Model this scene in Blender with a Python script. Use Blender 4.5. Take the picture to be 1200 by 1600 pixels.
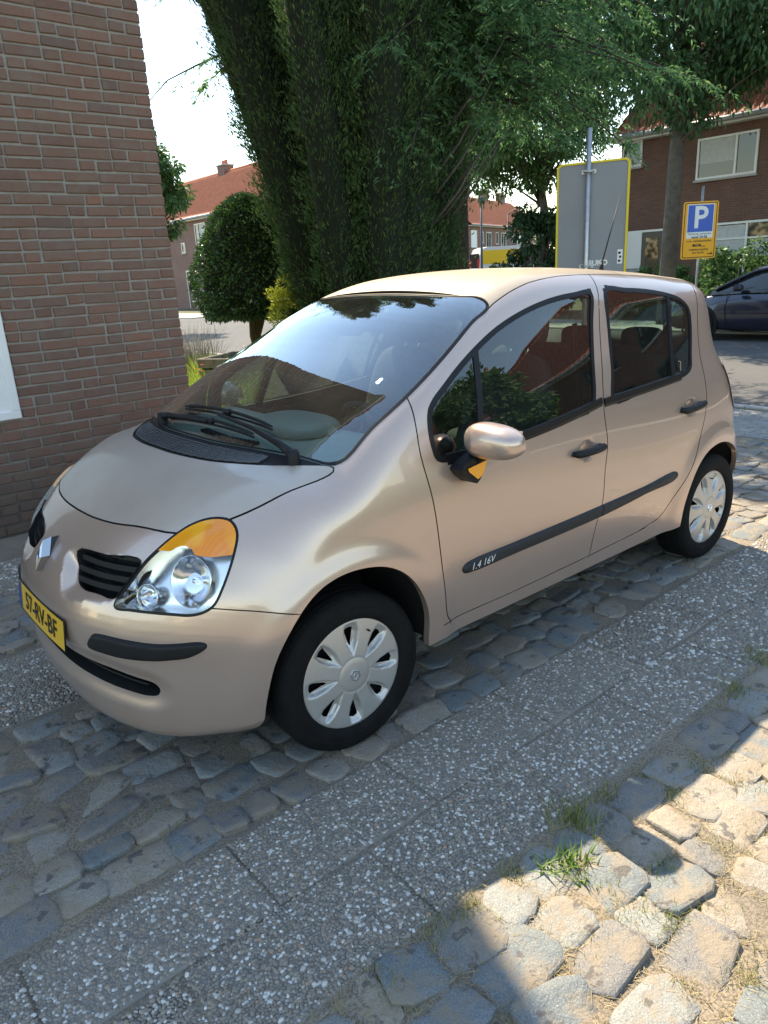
import bpy, bmesh, math, random
import numpy as np
from mathutils import Vector, Matrix
for o in list(bpy.data.objects): bpy.data.objects.remove(o)
scene = bpy.context.scene
COL = scene.collection
# ------------------------------------------------------------------ camera
CAM = np.array([1.3333, 2.6435, 1.6351])
YAW, PITCH, ROLL = math.radians(230.903), math.radians(18.154), math.radians(-3.2215)
fw = np.array([math.cos(YAW)*math.cos(PITCH), math.sin(YAW)*math.cos(PITCH), -math.sin(PITCH)])
rt = np.array([math.sin(YAW), -math.cos(YAW), 0.0]); up = np.cross(rt, fw)
rt, up = math.cos(ROLL)*rt+math.sin(ROLL)*up, -math.sin(ROLL)*rt+math.cos(ROLL)*up
cd = bpy.data.cameras.new('camera'); cam = bpy.data.objects.new('camera', cd); COL.objects.link(cam)
cd.sensor_fit = 'VERTICAL'; cd.sensor_height = 36.0; cd.lens = 1150.54/1600*36
cd.clip_start = 0.05; cd.clip_end = 2000
m = Matrix.Identity(4)
for i in range(3):
    m[i][0], m[i][1], m[i][2], m[i][3] = rt[i], up[i], -fw[i], CAM[i]
cam.matrix_world = m
scene.camera = cam
# ------------------------------------------------------------------ sky and sun
SUN_EL = math.radians(52)
SUN_DIR = np.array([-0.31*math.cos(SUN_EL), -0.951*math.cos(SUN_EL), math.sin(SUN_EL)]); SUN_DIR /= np.linalg.norm(SUN_DIR)
world = bpy.data.worlds.new('World'); scene.world = world; world.use_nodes = True
nt = world.node_tree; nt.nodes.clear()
sky = nt.nodes.new('ShaderNodeTexSky'); sky.sky_type = 'NISHITA'; sky.sun_disc = False
sky.sun_elevation = SUN_EL; sky.sun_rotation = math.atan2(SUN_DIR[0], SUN_DIR[1])
sky.air_density = 1.2; sky.dust_density = 0.0; sky.ozone_density = 2.5
bgn = nt.nodes.new('ShaderNodeBackground'); bgn.inputs['Strength'].default_value = 0.15
wo = nt.nodes.new('ShaderNodeOutputWorld')
nt.links.new(sky.outputs[0], bgn.inputs[0]); nt.links.new(bgn.outputs[0], wo.inputs[0])
sd_ = bpy.data.lights.new('sun', 'SUN'); sun = bpy.data.objects.new('sun', sd_); COL.objects.link(sun)
sd_.energy = 3.9; sd_.angle = math.radians(0.53); sd_.color = (1.0, 0.93, 0.82)
sun.rotation_euler = Vector(SUN_DIR).to_track_quat('Z', 'Y').to_euler()
sun.location = (-5, -10, 15)
scene.view_settings.view_transform = 'Standard'; scene.view_settings.look = 'None'
scene.view_settings.exposure = 1.55; scene.view_settings.gamma = 1.0
scene.view_settings.use_curve_mapping = False
scene.view_settings.use_white_balance = True; scene.view_settings.white_balance_temperature = 8000; scene.view_settings.white_balance_tint = 8
scene.render.engine = 'CYCLES'
scene.cycles.max_bounces = 10; scene.cycles.transparent_max_bounces = 16
scene.cycles.caustics_reflective = False; scene.cycles.caustics_refractive = False
# ------------------------------------------------------------------ helpers
RNG = np.random.default_rng(7)
def tag(o, label=None, cat=None, group=None, kind=None):
    if label: o['label'] = label
    if cat: o['category'] = cat
    if group: o['group'] = group
    if kind: o['kind'] = kind
    return o
def empty(name, loc=(0, 0, 0), rz=0.0):
    o = bpy.data.objects.new(name, None); COL.objects.link(o)
    o.location = loc; o.rotation_euler = (0, 0, rz); o.empty_display_size = 0.2
    return o
def link(name, me, mat=None, parent=None):
    if mat is not None:
        me.materials.clear(); me.materials.append(mat)
    o = bpy.data.objects.new(name, me); COL.objects.link(o)
    if parent is not None: o.parent = parent
    return o
def mesh_np(name, V, Fq, smooth=False):
    """fast mesh from vertex array and (n,k) face array with constant k"""
    V = np.asarray(V, np.float32); Fq = np.asarray(Fq, np.int32); n, k = Fq.shape
    me = bpy.data.meshes.new(name)
    me.vertices.add(len(V)); me.vertices.foreach_set('co', V.ravel())
    me.loops.add(n*k); me.loops.foreach_set('vertex_index', Fq.ravel())
    me.polygons.add(n); me.polygons.foreach_set('loop_start', np.arange(0, n*k, k, dtype=np.int32))
    me.polygons.foreach_set('loop_total', np.full(n, k, np.int32))
    me.polygons.foreach_set('use_smooth', np.full(n, smooth, bool))
    me.update(calc_edges=True)
    return me
class MB:
    """collects shapes into one mesh"""
    def __init__(s): s.v = []; s.f = []; s.sm = []
    def add(s, V, F, smooth=False):
        b = len(s.v); s.v += [tuple(map(float, p)) for p in V]
        s.f += [tuple(int(i)+b for i in f) for f in F]; s.sm += [smooth]*len(F)
        return s
    def box(s, a, b, R=None, bev=0.0):
        a = np.minimum(a, b).astype(float) if False else np.array(a, float); b = np.array(b, float)
        lo, hi = np.minimum(a, b), np.maximum(a, b)
        if bev <= 0:
            V = [(x, y, z) for x in (lo[0], hi[0]) for y in (lo[1], hi[1]) for z in (lo[2], hi[2])]
            F = [(0, 1, 3, 2), (4, 6, 7, 5), (0, 4, 5, 1), (2, 3, 7, 6), (0, 2, 6, 4), (1, 5, 7, 3)]
        else:
            V = []; idx = {}
            bev = min(bev, (hi-lo).min()*.45)
            for ax in range(3):
                for sx in (0, 1):
                    for sy in (0, 1):
                        for sz in (0, 1):
                            sg = (sx, sy, sz); p = []
                            for k in range(3):
                                e = hi[k] if sg[k] else lo[k]
                                if k != ax: e += -bev if sg[k] else bev
                                p.append(e)
                            idx[(ax, sg)] = len(V); V.append(p)
            F = []
            for ax in range(3):
                u, w = (ax+1) % 3, (ax+2) % 3
                for side in (0, 1):
                    q = []
                    for (i, j) in ((0, 0), (1, 0), (1, 1), (0, 1)):
                        sg = [0, 0, 0]; sg[ax] = side; sg[u] = i; sg[w] = j
                        q.append(idx[(ax, tuple(sg))])
                    F.append(q if side else q[::-1])
                    # edges
            for ax in range(3):   # edge running along ax, between faces u and w
                u, w = (ax+1) % 3, (ax+2) % 3
                for i in (0, 1):
                    for j in (0, 1):
                        sg0 = [0, 0, 0]; sg0[u] = i; sg0[w] = j; sg1 = list(sg0); sg1[ax] = 1
                        q = [idx[(u, tuple(sg0))], idx[(w, tuple(sg0))], idx[(w, tuple(sg1))], idx[(u, tuple(sg1))]]
                        F.append(q if (i == j) else q[::-1])
            for sx in (0, 1):
                for sy in (0, 1):
                    for sz in (0, 1):
                        sg = (sx, sy, sz); q = [idx[(0, sg)], idx[(1, sg)], idx[(2, sg)]]
                        F.append(q if (sx+sy+sz) % 2 == 1 else q[::-1])
        V = np.array(V, float)
        if R is not None: V = V @ np.array(R)[:3, :3].T + (np.array(R)[:3, 3] if np.array(R).shape[0] == 4 else 0)
        return s.add(V, F)
    def tube(s, pts, rad, n=8, cap=True, smooth=True):
        P = np.array(pts, float); r = np.broadcast_to(np.array(rad, float), (len(P),))
        V = []; prev = None
        for i in range(len(P)):
            t = P[min(i+1, len(P)-1)]-P[max(i-1, 0)]; t /= np.linalg.norm(t)+1e-12
            if prev is None:
                a = np.array([0, 0, 1.]) if abs(t[2]) < .9 else np.array([1., 0, 0])
            else: a = prev
            a = a-t*(a@t); a /= np.linalg.norm(a)+1e-12; prev = a; b = np.cross(t, a)
            for k in range(n):
                an = 2*math.pi*k/n
                V.append(P[i]+r[i]*(math.cos(an)*a+math.sin(an)*b))
        F = [(i*n+k, i*n+(k+1) % n, (i+1)*n+(k+1) % n, (i+1)*n+k) for i in range(len(P)-1) for k in range(n)]
        if cap: F += [tuple(range(n))[::-1], tuple((len(P)-1)*n+k for k in range(n))]
        return s.add(V, F, smooth)
    def lathe(s, prof, axis='y', c=(0, 0, 0), n=32, smooth=True, close=False):
        """prof: (r, h) list; h along axis"""
        V = []
        for r, h in prof:
            for k in range(n):
                a = 2*math.pi*k/n; u, w = r*math.cos(a), r*math.sin(a)
                p = {'y': (u, h, w), 'z': (u, w, h), 'x': (h, u, w)}[axis]
                V.append((p[0]+c[0], p[1]+c[1], p[2]+c[2]))
        m_ = len(prof)
        F = [(i*n+k, i*n+(k+1) % n, (i+1)*n+(k+1) % n, (i+1)*n+k) for i in range(m_-1) for k in range(n)]
        return s.add(V, F, smooth)
    def prism(s, poly, axis, a, b, smooth=False):
        """extrude 2D polygon; axis is the extrusion axis, polygon in the other two (in xyz order)"""
        def p3(q, h):
            return {'x': (h, q[0], q[1]), 'y': (q[0], h, q[1]), 'z': (q[0], q[1], h)}[axis]
        n = len(poly); V = [p3(q, a) for q in poly]+[p3(q, b) for q in poly]
        F = [tuple(range(n)), tuple(range(2*n-1, n-1, -1))]+[(i, i+n, (i+1) % n+n, (i+1) % n) for i in range(n)]
        return s.add(V, F, smooth)
    def mesh(s, name):
        me = bpy.data.meshes.new(name); me.from_pydata(s.v, [], s.f); me.update()
        me.polygons.foreach_set('use_smooth', np.array(s.sm, bool))
        return me
    def build(s, name, mat=None, parent=None, fix=True):
        me = s.mesh(name)
        if fix:
            bm = bmesh.new(); bm.from_mesh(me); bmesh.ops.recalc_face_normals(bm, faces=bm.faces); bm.to_mesh(me); bm.free()
        return link(name, me, mat, parent)
def copy_tree(o, parent=None):
    c = o.copy(); COL.objects.link(c)
    if parent is not None: c.parent = parent
    for ch in list(o.children): copy_tree(ch, c)
    return c
# ------------------------------------------------------------------ materials
def mat(name, base=(.5, .5, .5), rough=.6, metal=0.0, **kw):
    m_ = bpy.data.materials.new(name); m_.use_nodes = True
    b = m_.node_tree.nodes['Principled BSDF']
    b.inputs['Base Color'].default_value = (*base, 1); b.inputs['Roughness'].default_value = rough
    b.inputs['Metallic'].default_value = metal
    for k, v in kw.items():
        k2 = {'coat': 'Coat Weight', 'coat_rough': 'Coat Roughness', 'spec': 'Specular IOR Level', 'trans': 'Transmission Weight', 'ior': 'IOR', 'sheen': 'Sheen Weight', 'sub': 'Subsurface Weight'}[k]
        b.inputs[k2].default_value = v
    return m_
class N:
    """tiny node-graph helper"""
    def __init__(s, m_): s.t = m_.node_tree; s.b = s.t.nodes.get('Principled BSDF')
    def n(s, typ, **kw):
        x = s.t.nodes.new('ShaderNode'+typ)
        for k, v in kw.items():
            if k.startswith('i_'): x.inputs[k[2:].replace('_', ' ')].default_value = v
            else: setattr(x, k, v)
        return x
    def l(s, a, b): s.t.links.new(a, b); return s
    def coord(s, kind='Object', scale=(1, 1, 1)):
        c = s.n('TexCoord'); mp = s.n('Mapping'); mp.inputs['Scale'].default_value = scale
        s.l(c.outputs[kind], mp.inputs[0]); return mp.outputs[0]
    def noise(s, vec, scale, detail=4, rough=.55):
        x = s.n('TexNoise'); x.inputs['Scale'].default_value = scale; x.inputs['Detail'].default_value = detail
        x.inputs['Roughness'].default_value = rough; s.l(vec, x.inputs['Vector']); return x.outputs[0]
    def ramp(s, fac, stops, interp='LINEAR'):
        x = s.n('ValToRGB'); x.color_ramp.interpolation = interp; e = x.color_ramp.elements
        while len(e) < len(stops): e.new(.5)
        for i, (p, c) in enumerate(stops):
            e[i].position = p; e[i].color = (*c, 1) if len(c) == 3 else c
        s.l(fac, x.inputs[0]); return x.outputs[0]
    def mix(s, fac, a, b, blend='MIX'):
        x = s.n('Mix'); x.data_type = 'RGBA'; x.blend_type = blend
        for sock, v in ((x.inputs[0], fac), (x.inputs[6], a), (x.inputs[7], b)):
            if hasattr(v, 'is_linked') or isinstance(v, bpy.types.NodeSocket): s.l(v, sock)
            elif isinstance(v, (int, float)): sock.default_value = v
            else: sock.default_value = (*v, 1)
        return x.outputs[2]
    def math(s, op, a, b=None, clamp=False):
        x = s.n('Math'); x.operation = op; x.use_clamp = clamp
        for sock, v in ((x.inputs[0], a), (x.inputs[1], b)):
            if v is None: continue
            if isinstance(v, bpy.types.NodeSocket): s.l(v, sock)
            else: sock.default_value = v
        return x.outputs[0]
    def bump(s, h, strength=.3, dist=.01):
        x = s.n('Bump'); x.inputs['Strength'].default_value = strength; x.inputs['Distance'].default_value = dist
        s.l(h, x.inputs['Height']); s.l(x.outputs[0], s.b.inputs['Normal']); return x
    def color(s, c): s.l(c, s.b.inputs['Base Color']); return s
    def rough(s, c): s.l(c, s.b.inputs['Roughness']); return s
def noisy(name, c1, c2, scale=8, rough=.8, bump=.2, bscale=60, bdist=.004, metal=0, detail=5, spec=.5):
    m_ = mat(name, c1, rough, metal, spec=spec); g = N(m_); v = g.coord()
    g.color(g.ramp(g.noise(v, scale, detail), [(.3, c1), (.7, c2)]))
    if bump: g.bump(g.noise(v, bscale, 4), bump, bdist)
    return m_
def glass(name, tint=(.8, .9, .86), ior=1.5, boost=1.0, dust=0.0):
    m_ = bpy.data.materials.new(name); m_.use_nodes = True; t = m_.node_tree; t.nodes.clear(); g = N(m_); g.t = t
    out = g.n('OutputMaterial'); tr = g.n('BsdfTransparent'); tr.inputs[0].default_value = (*tint, 1)
    gl = g.n('BsdfGlossy'); gl.inputs['Roughness'].default_value = 0.0; gl.inputs[0].default_value = (.94, .98, 1, 1)
    fr = g.n('Fresnel'); fr.inputs['IOR'].default_value = ior
    f = g.math('MULTIPLY', fr.outputs[0], boost, True)
    mx = g.n('MixShader'); g.l(f, mx.inputs[0]); g.l(tr.outputs[0], mx.inputs[1]); g.l(gl.outputs[0], mx.inputs[2])
    last = mx.outputs[0]
    if dust > 0:
        df = g.n('BsdfDiffuse'); df.inputs[0].default_value = (.55, .52, .47, 1)
        v = g.coord(); k = g.ramp(g.noise(v, 5, 6, .65), [(.35, (.35,)*3), (.75, (1,)*3)])
        sp = g.ramp(g.noise(v, 160, 2), [(.62, (0,)*3), (.72, (1,)*3)])
        kk = g.math('MULTIPLY', g.math('ADD', k, sp), dust, True)
        m2 = g.n('MixShader'); g.l(kk, m2.inputs[0]); g.l(last, m2.inputs[1]); g.l(df.outputs[0], m2.inputs[2]); last = m2.outputs[0]
    g.l(last, out.inputs[0]); return m_
def text_mesh(body, size, name='lettering', extrude=.0006, shear=0.0, spacing=1.0, bold=0.0):
    cu = bpy.data.curves.new(name, 'FONT'); cu.body = body; cu.size = size; cu.extrude = extrude; cu.shear = shear
    cu.align_x = 'CENTER'; cu.align_y = 'CENTER'; cu.space_character = spacing; cu.offset = bold; cu.resolution_u = 3
    o = bpy.data.objects.new(name, cu); COL.objects.link(o)
    dg = bpy.context.evaluated_depsgraph_get(); me = bpy.data.meshes.new_from_object(o.evaluated_get(dg))
    bpy.data.objects.remove(o); bpy.data.curves.remove(cu); return me
# ------------------------------------------------------------------ ground
SOIL = noisy('soil_and_grass', (.075, .085, .035), (.13, .11, .06), 3, .95, .5, 40, .02)
o = MB().add([(-400, -400, -.045), (400, -400, -.045), (400, 400, -.045), (-400, 400, -.045)], [(0, 1, 2, 3)]).build('ground', SOIL); tag(o, kind='structure')
# sandy bed of the driveway
SAND = mat('joint_sand', (.3, .25, .19), .95); g = N(SAND); v = g.coord()
c = g.ramp(g.noise(v, 2.2, 6, .6), [(.3, (0.218, 0.184, 0.144)), (.55, (0.31, 0.253, 0.19)), (.75, (0.414, 0.333, 0.236))])
c = g.mix(g.ramp(g.noise(v, 140, 3, .7), [(.42, (0,)*3), (.62, (1,)*3)]), c, (.14, .115, .09))
c = g.mix(g.ramp(g.noise(v, 9, 5, .7), [(.60, (0,)*3), (.70, (.75,)*3)]), c, (.34, .26, .13))
g.color(c); g.bump(g.noise(v, 170, 5, .7), .8, .006)
drive = MB(); nxs, nys = 90, 90; gx = np.linspace(-5.45, 4.5, nxs); gy = np.linspace(-2.83, 6.5, nys)
V = [(a, b, -.005+.0028*math.sin(a*9+b*4)*math.sin(b*11)+RNG.normal(0, .0012)) for a in gx for b in gy]
drive.add(V, [(i*nys+k, (i+1)*nys+k, (i+1)*nys+k+1, i*nys+k+1) for i in range(nxs-1) for k in range(nys-1)], True)
driveway = drive.build('driveway', SAND); tag(driveway, kind='structure')
# cobbles
COB = mat('granite_setts', (.2, .21, .21), .75); g = N(COB); v = g.coord()
isl = g.n('NewGeometry').outputs['Random Per Island']; oi = g.n('ObjectInfo').outputs['Random']
rnd = g.math('FRACT', g.math('ADD', isl, oi))
base = g.ramp(rnd, [(0, (0.186, 0.21, 0.214)), (.18, (0.3, 0.306, 0.288)), (.34, (0.216, 0.204, 0.192)), (.48, (0.348, 0.306, 0.252)), (.62, (0.222, 0.24, 0.24)), (.78, (0.372, 0.312, 0.246)), (.90, (0.252, 0.216, 0.186)), (1, (0.324, 0.324, 0.3))], 'CONSTANT')
gc = g.n('NewGeometry').outputs['Position']
grn = g.noise(gc, 260, 3, .7); c = g.mix(g.ramp(grn, [(.38, (.55,)*3), (.6, (0,)*3)]), base, (.085, .088, .09))
c = g.mix(g.ramp(grn, [(.58, (0,)*3), (.68, (.6,)*3)]), c, (.40, .385, .35))
pat = g.ramp(g.noise(gc, 9, 5, .65), [(.46, (0,)*3), (.60, (.8,)*3)]); c = g.mix(pat, c, (.27, .215, .155))
pat2 = g.ramp(g.noise(gc, 14, 4, .6), [(.60, (0,)*3), (.64, (.8,)*3)]); c = g.mix(pat2, c, (.09, .08, .075))
g.color(c); g.bump(g.math('ADD', g.noise(gc, 42, 5, .7), g.math('MULTIPLY', g.noise(gc, 160, 3), .22)), .75, .012)
def cobble_shape(lx, ly, rng, n=9, z0=0.0):
    """irregular split stone, returns verts and quad/tri faces"""
    a = np.sort(np.linspace(0, 2*np.pi, n, endpoint=False)+rng.normal(0, .10, n)); e = .48
    c, s_ = np.cos(a), np.sin(a); ox = np.sign(c)*np.abs(c)**e*lx/2; oy = np.sign(s_)*np.abs(s_)**e*ly/2
    k = 1+rng.normal(0, .065, n); ox *= k; oy *= 1+rng.normal(0, .055, n)
    tilt = rng.normal(0, .013, 2)
    rings = [(1.0, -.035), (.99, -.004), (.945, .0005), (.60, .0012)]; V = []
    for f, h in rings:
        for i in range(n): V.append((ox[i]*f, oy[i]*f, z0+h+ox[i]*f*tilt[0]+oy[i]*f*tilt[1]+(rng.normal(0, .0016) if h > -.03 else 0)))
    V.append((0, 0, z0+.002)); F = [(r*n+i, r*n+(i+1) % n, (r+1)*n+(i+1) % n, (r+1)*n+i) for r in range(3) for i in range(n)]
    F += [((3)*n+i, 3*n+(i+1) % n, 4*n) for i in range(n)]
    return np.array(V), F
rng = np.random.default_rng(3)
protos = []
for k in range(16):
    V, F = cobble_shape(1.0, 1.0, rng)
    V = V.copy(); mbc = MB().add(V*np.array([.165, .135, 1]), F, True); mbc.sm = [i >= 18 for i in range(len(F))]; me = mbc.mesh('cobble'); me.materials.append(COB); protos.append(me)
spots = []
def rows(y0, y1, x0, x1, wmean, lmean):
    n = max(1, round((y1-y0)/wmean)); w = (y1-y0)/n
    for r in range(n):
        x_ = x0+rng.uniform(0, .1); wob = rng.uniform(0, 6)
        while x_ < x1:
            L = lmean*rng.uniform(.62, 1.5); yc = y0+w*(r+.5)+.018*math.sin(x_*1.7+wob)+rng.normal(0, .006)
            spots.append((x_+L/2, yc, (L+.012)*1.03/.165*rng.uniform(.93, 1.03), w*1.08/.135*rng.uniform(.88, 1.06), rng.normal(0, .13), rng.normal(0, .0028))); x_ += L
rows(-.27, .87, -5.40, 2.3, .140, .150)
rows(1.53, 3.6, -5.40, 2.2, .145, .158)
rows(-1.68, -.93, -5.40, 2.0, .15, .165)
rows(3.6, 4.6, -3.5, 1.6, .158, .19)
spots = np.array(spots)
Dv = np.stack([spots[:, 0], spots[:, 1], np.zeros(len(spots))], 1)-CAM; dep = Dv@fw
px = 600+1150.5*(Dv@rt)/dep; py = 800-1150.5*(Dv@up)/dep
vis = (dep > .2) & (px > -60) & (px < 1260) & (py < 1680)
# hidden under the car
hid = (spots[:, 0] < .45) & (spots[:, 0] > -2.4) & (spots[:, 1] < .62) & (spots[:, 1] > -1.6)
score = np.where(vis & ~hid, 1/np.maximum(dep, .2)**2, 0); order = np.argsort(-score)
rest = MB()
for rank, i in enumerate(order):
    X, Y, sx, sy, rz, dz = spots[i]
    if rank < 300 and score[i] > 0:
        o = link('cobble', protos[rng.integers(16)], None, driveway); o.location = (X, Y, dz); o.scale = (sx, sy, 1); o.rotation_euler = (0, 0, rz+(math.pi if rng.random() < .5 else 0))
    else:
        me = protos[rng.integers(16)]; V = np.array([tuple(v.co) for v in me.vertices])*np.array([sx, sy, 1]); cz, szn = math.cos(rz), math.sin(rz)
        V = np.stack([V[:, 0]*cz-V[:, 1]*szn+X, V[:, 0]*szn+V[:, 1]*cz+Y, V[:, 2]+dz], 1); rest.add(V, [tuple(p.vertices) for p in me.polygons], True)
o = rest.build('distant_cobbles', COB, driveway, fix=False); tag(o, kind='stuff')
# exposed-aggregate slabs and their pebbles
SLAB = noisy('aggregate_matrix', (0.2, 0.181, 0.156), (0.288, 0.256, 0.213), 7, .95, .6, 180, .004)
def strip(y0, y1, x0, x1, L=.60):
    mid = (y0+y1)/2
    for (a, b) in ((y0, mid-.004), (mid+.004, y1)):
        x_ = x0+(0 if a == y0 else .3)
        while x_ < x1:
            t = MB().box((x_+.004, a, -.05), (x_+L-.004, b, -.002+rng.normal(0, .0012)), bev=.006).build('concrete_slab', SLAB, driveway); x_ += L
strip(.885, 1.512, -5.40, 2.4); strip(-.905, -.285, -5.40, 1.9); strip(-2.33, -1.70, -1.5, 1.9)
PEB = mat('river_pebbles', (.2, .2, .2), .62); g = N(PEB); isl = g.n('NewGeometry').outputs['Random Per Island']; gc = g.n('NewGeometry').outputs['Position']
c = g.ramp(isl, [(0, (0.182, 0.155, 0.126)), (.14, (0.257, 0.217, 0.172)), (.30, (0.214, 0.187, 0.158)), (.44, (0.3, 0.242, 0.186)), (.56, (0.23, 0.207, 0.181)), (.66, (0.332, 0.273, 0.205)), (.76, (0.268, 0.232, 0.191)), (.83, (.52, .48, .43)), (.91, (.66, .62, .56)), (.96, (.40, .25, .165)), (.975, (.72, .69, .63))], 'CONSTANT')
c = g.mix(g.ramp(g.noise(gc, 3.2, 4), [(.4, (0,)*3), (.7, (.35,)*3)]), c, (.24, .21, .175)); g.color(c); g.bump(g.noise(gc, 400, 2), .2, .002)
def pebbles(y0, y1, x0, x1, dens, name, smin, smax):
    n = int(dens*(y1-y0)*(x1-x0)); r2 = np.random.default_rng(int(abs(x0*100))+5)
    # jittered grid so that pebbles pack without much overlap
    cell = 1/math.sqrt(dens); ni, nj = int((x1-x0)/cell), int((y1-y0)/cell)
    I, J = np.meshgrid(np.arange(ni), np.arange(nj), indexing='ij'); cx = x0+(I+.5+(J % 2)*.5+r2.uniform(-.38, .38, I.shape))*cell; cy = y0+(J+.5+r2.uniform(-.38, .38, I.shape))*cell
    cx, cy = cx.ravel(), cy.ravel(); 
    mid = (.885+1.512)/2
    keep = (cy > y0+.006) & (cy < y1-.006) & (np.abs(cy-mid) > .012*(.6+.6*np.sin(cx*7)))
    if y0 == .885:
        for (row, sh) in ((cy < mid, 0.0), (cy >= mid, .3)): keep &= ~(row & (np.abs((cx+5.40-sh+.30) % .60-.30) < .0055))
    wear = np.sin(cx*5.3)*np.sin(cy*8.1+cx)+r2.normal(0, .5, len(cx)); keep &= wear < 1.35
    cx, cy = cx[keep], cy[keep]; n = len(cx); k = 7
    ang = r2.uniform(0, 2*np.pi, n); s0 = r2.uniform(smin, smax, n)*np.where(r2.random(n) < .12, 1.35, 1); asp = r2.uniform(.55, .95, n); hgt = s0*r2.uniform(.25, .5, n)
    th = np.linspace(0, 2*np.pi, k, endpoint=False); V = np.zeros((n, 2*k+1, 3))
    wob = 1+r2.normal(0, .10, (n, k))
    for ri, (f, h) in enumerate(((1.0, -.6), (.72, .62))):
        ex = np.cos(th)[None]*s0[:, None]*f*wob; ey = np.sin(th)[None]*(s0*asp)[:, None]*f*wob
        V[:, ri*k:(ri+1)*k, 0] = cx[:, None]+ex*np.cos(ang)[:, None]-ey*np.sin(ang)[:, None]; V[:, ri*k:(ri+1)*k, 1] = cy[:, None]+ex*np.sin(ang)[:, None]+ey*np.cos(ang)[:, None]
        V[:, ri*k:(ri+1)*k, 2] = -.001+hgt[:, None]*h
    V[:, 2*k] = np.stack([cx, cy, -.001+hgt*.95], 1)
    t = []
    for i in range(k):
        j = (i+1) % k; t += [(i, j, k+j), (i, k+j, k+i), (k+i, k+j, 2*k)]
    t = np.array(t); F = (np.arange(n)[:, None, None]*(2*k+1)+t[None]).reshape(-1, 3)
    me = mesh_np(name, V.reshape(-1, 3), F, True); o = link(name, me, PEB, driveway); tag(o, kind='stuff'); return o
pebbles(.885, 1.512, -1.2, 1.9, 13500, 'surface_pebbles', .0042, .0080)
pebbles(.885, 1.512, -4.6, -1.2, 5200, 'surface_pebbles', .0065, .0115)
pebbles(-.905, -.285, .15, 1.6, 5200, 'surface_pebbles', .0065, .0115)
pebbles(-2.33, -1.70, -.2, 1.4, 3000, 'surface_pebbles', .008, .015)
# clay pavers between driveway and street
PAV = mat('grey_brick_pavers', (.25, .24, .22), .85); g = N(PAV); isl = g.n('ObjectInfo').outputs['Random']; gc = g.n('NewGeometry').outputs['Position']
c = g.ramp(isl, [(0, (.26, .25, .235)), (.5, (.33, .31, .285)), (1, (.29, .26, .235))]); c = g.mix(g.ramp(g.noise(gc, 30, 4), [(.4, (0,)*3), (.7, (.5,)*3)]), c, (.2, .19, .175)); g.color(c); g.bump(g.noise(gc, 120, 3), .4, .004)
PAVJ = noisy('paver_joints', (.13, .12, .09), (.16, .16, .08), 6, .95, 0)
pavement = MB().add([(-6.78, -60, -.014), (-5.45, -60, -.014), (-5.45, 60, -.014), (-6.78, 60, -.014)], [(0, 1, 2, 3)]).build('pavement', PAVJ); tag(pavement, kind='structure')
pme = MB().box((-.098, -.048, -.05), (.098, .048, 0), bev=.004).mesh('paver'); pme.materials.append(PAV); cnt = 0
far_pav = MB()
for r in range(13):
    for k in range(-30, 12):
        Y = k*.205+(.1025 if r % 2 else 0)+.3; X = -5.51-r*.101
        if X < -6.72: continue
        if -2.0 < Y < .9 and cnt < 300:
            o = link('paver', pme, None, pavement); o.location = (X, Y, rng.normal(0, .0015)); o.rotation_euler = (rng.normal(0, .004), rng.normal(0, .004), math.pi/2+rng.normal(0, .006)); cnt += 1
        else: far_pav.box((X-.048, Y-.098, -.05), (X+.048, Y+.098, rng.normal(0, .0015)))
o = far_pav.build('distant_pavers', PAV, pavement, fix=False); tag(o, kind='stuff')
# kerb and asphalt street
KERB = noisy('kerb_concrete', (.33, .32, .30), (.42, .41, .38), 6, .9, .3, 90, .003)
for k in range(-40, 40):
    o = MB().box((-6.90, k*1.0+.004, -.2), (-6.78, k*1.0+.996, .012), bev=.01).build('kerb_stone', KERB, pavement)
ASP = mat('asphalt', (.06, .06, .06), .9); g = N(ASP); v = g.coord()
c = g.ramp(g.noise(v, .5, 5, .6), [(.3, (.062, .063, .066)), (.7, (.092, .092, .094))]); c = g.mix(g.ramp(g.noise(v, 90, 3, .7), [(.5, (0,)*3), (.7, (.6,)*3)]), c, (.15, .15, .15))
c = g.mix(g.ramp(g.noise(v, 40, 3, .7), [(.5, (0,)*3), (.72, (.6,)*3)]), c, (.035, .035, .037)); g.color(c); g.bump(g.noise(v, 130, 3), .5, .006)
street = MB().add([(-14.4, -160, -.02), (-6.90, -160, -.02), (-6.90, 120, -.02), (-14.4, 120, -.02)], [(0, 1, 2, 3)]).build('street', ASP); tag(street, kind='structure')
side_street = MB().add([(-90, -30, -.024), (-14.4, -30, -.024), (-14.4, -22, -.024), (-90, -22, -.024)], [(0, 1, 2, 3)]).build('side_street', ASP); tag(side_street, kind='structure')
FPAV = noisy('far_pavement_tiles', (.34, .33, .31), (.42, .40, .37), 3, .9, .3, 30, .004)
fp = MB().box((-16.6, -160, -.2), (-14.4, -30, .02)).box((-16.6, -22, -.2), (-14.4, 120, .02)).build('far_pavement', FPAV); tag(fp, kind='structure')
fgm = noisy('front_garden_soil', (.05, .07, .025), (.10, .10, .05), 2, .95, .6, 20, .03)
o = MB().add([(-20.4, -20, -.01), (-16.6, -20, -.01), (-16.6, 60, -.01), (-20.4, 60, -.01)], [(0, 1, 2, 3)]).build('front_garden', fgm); tag(o, kind='structure')
o = MB().add([(-6.78, -60, -.02), (1.4, -60, -.02), (1.4, -2.9, -.02), (-6.78, -2.9, -.02)], [(0, 1, 2, 3)]).build('garden', fgm); tag(o, kind='structure')
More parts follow.
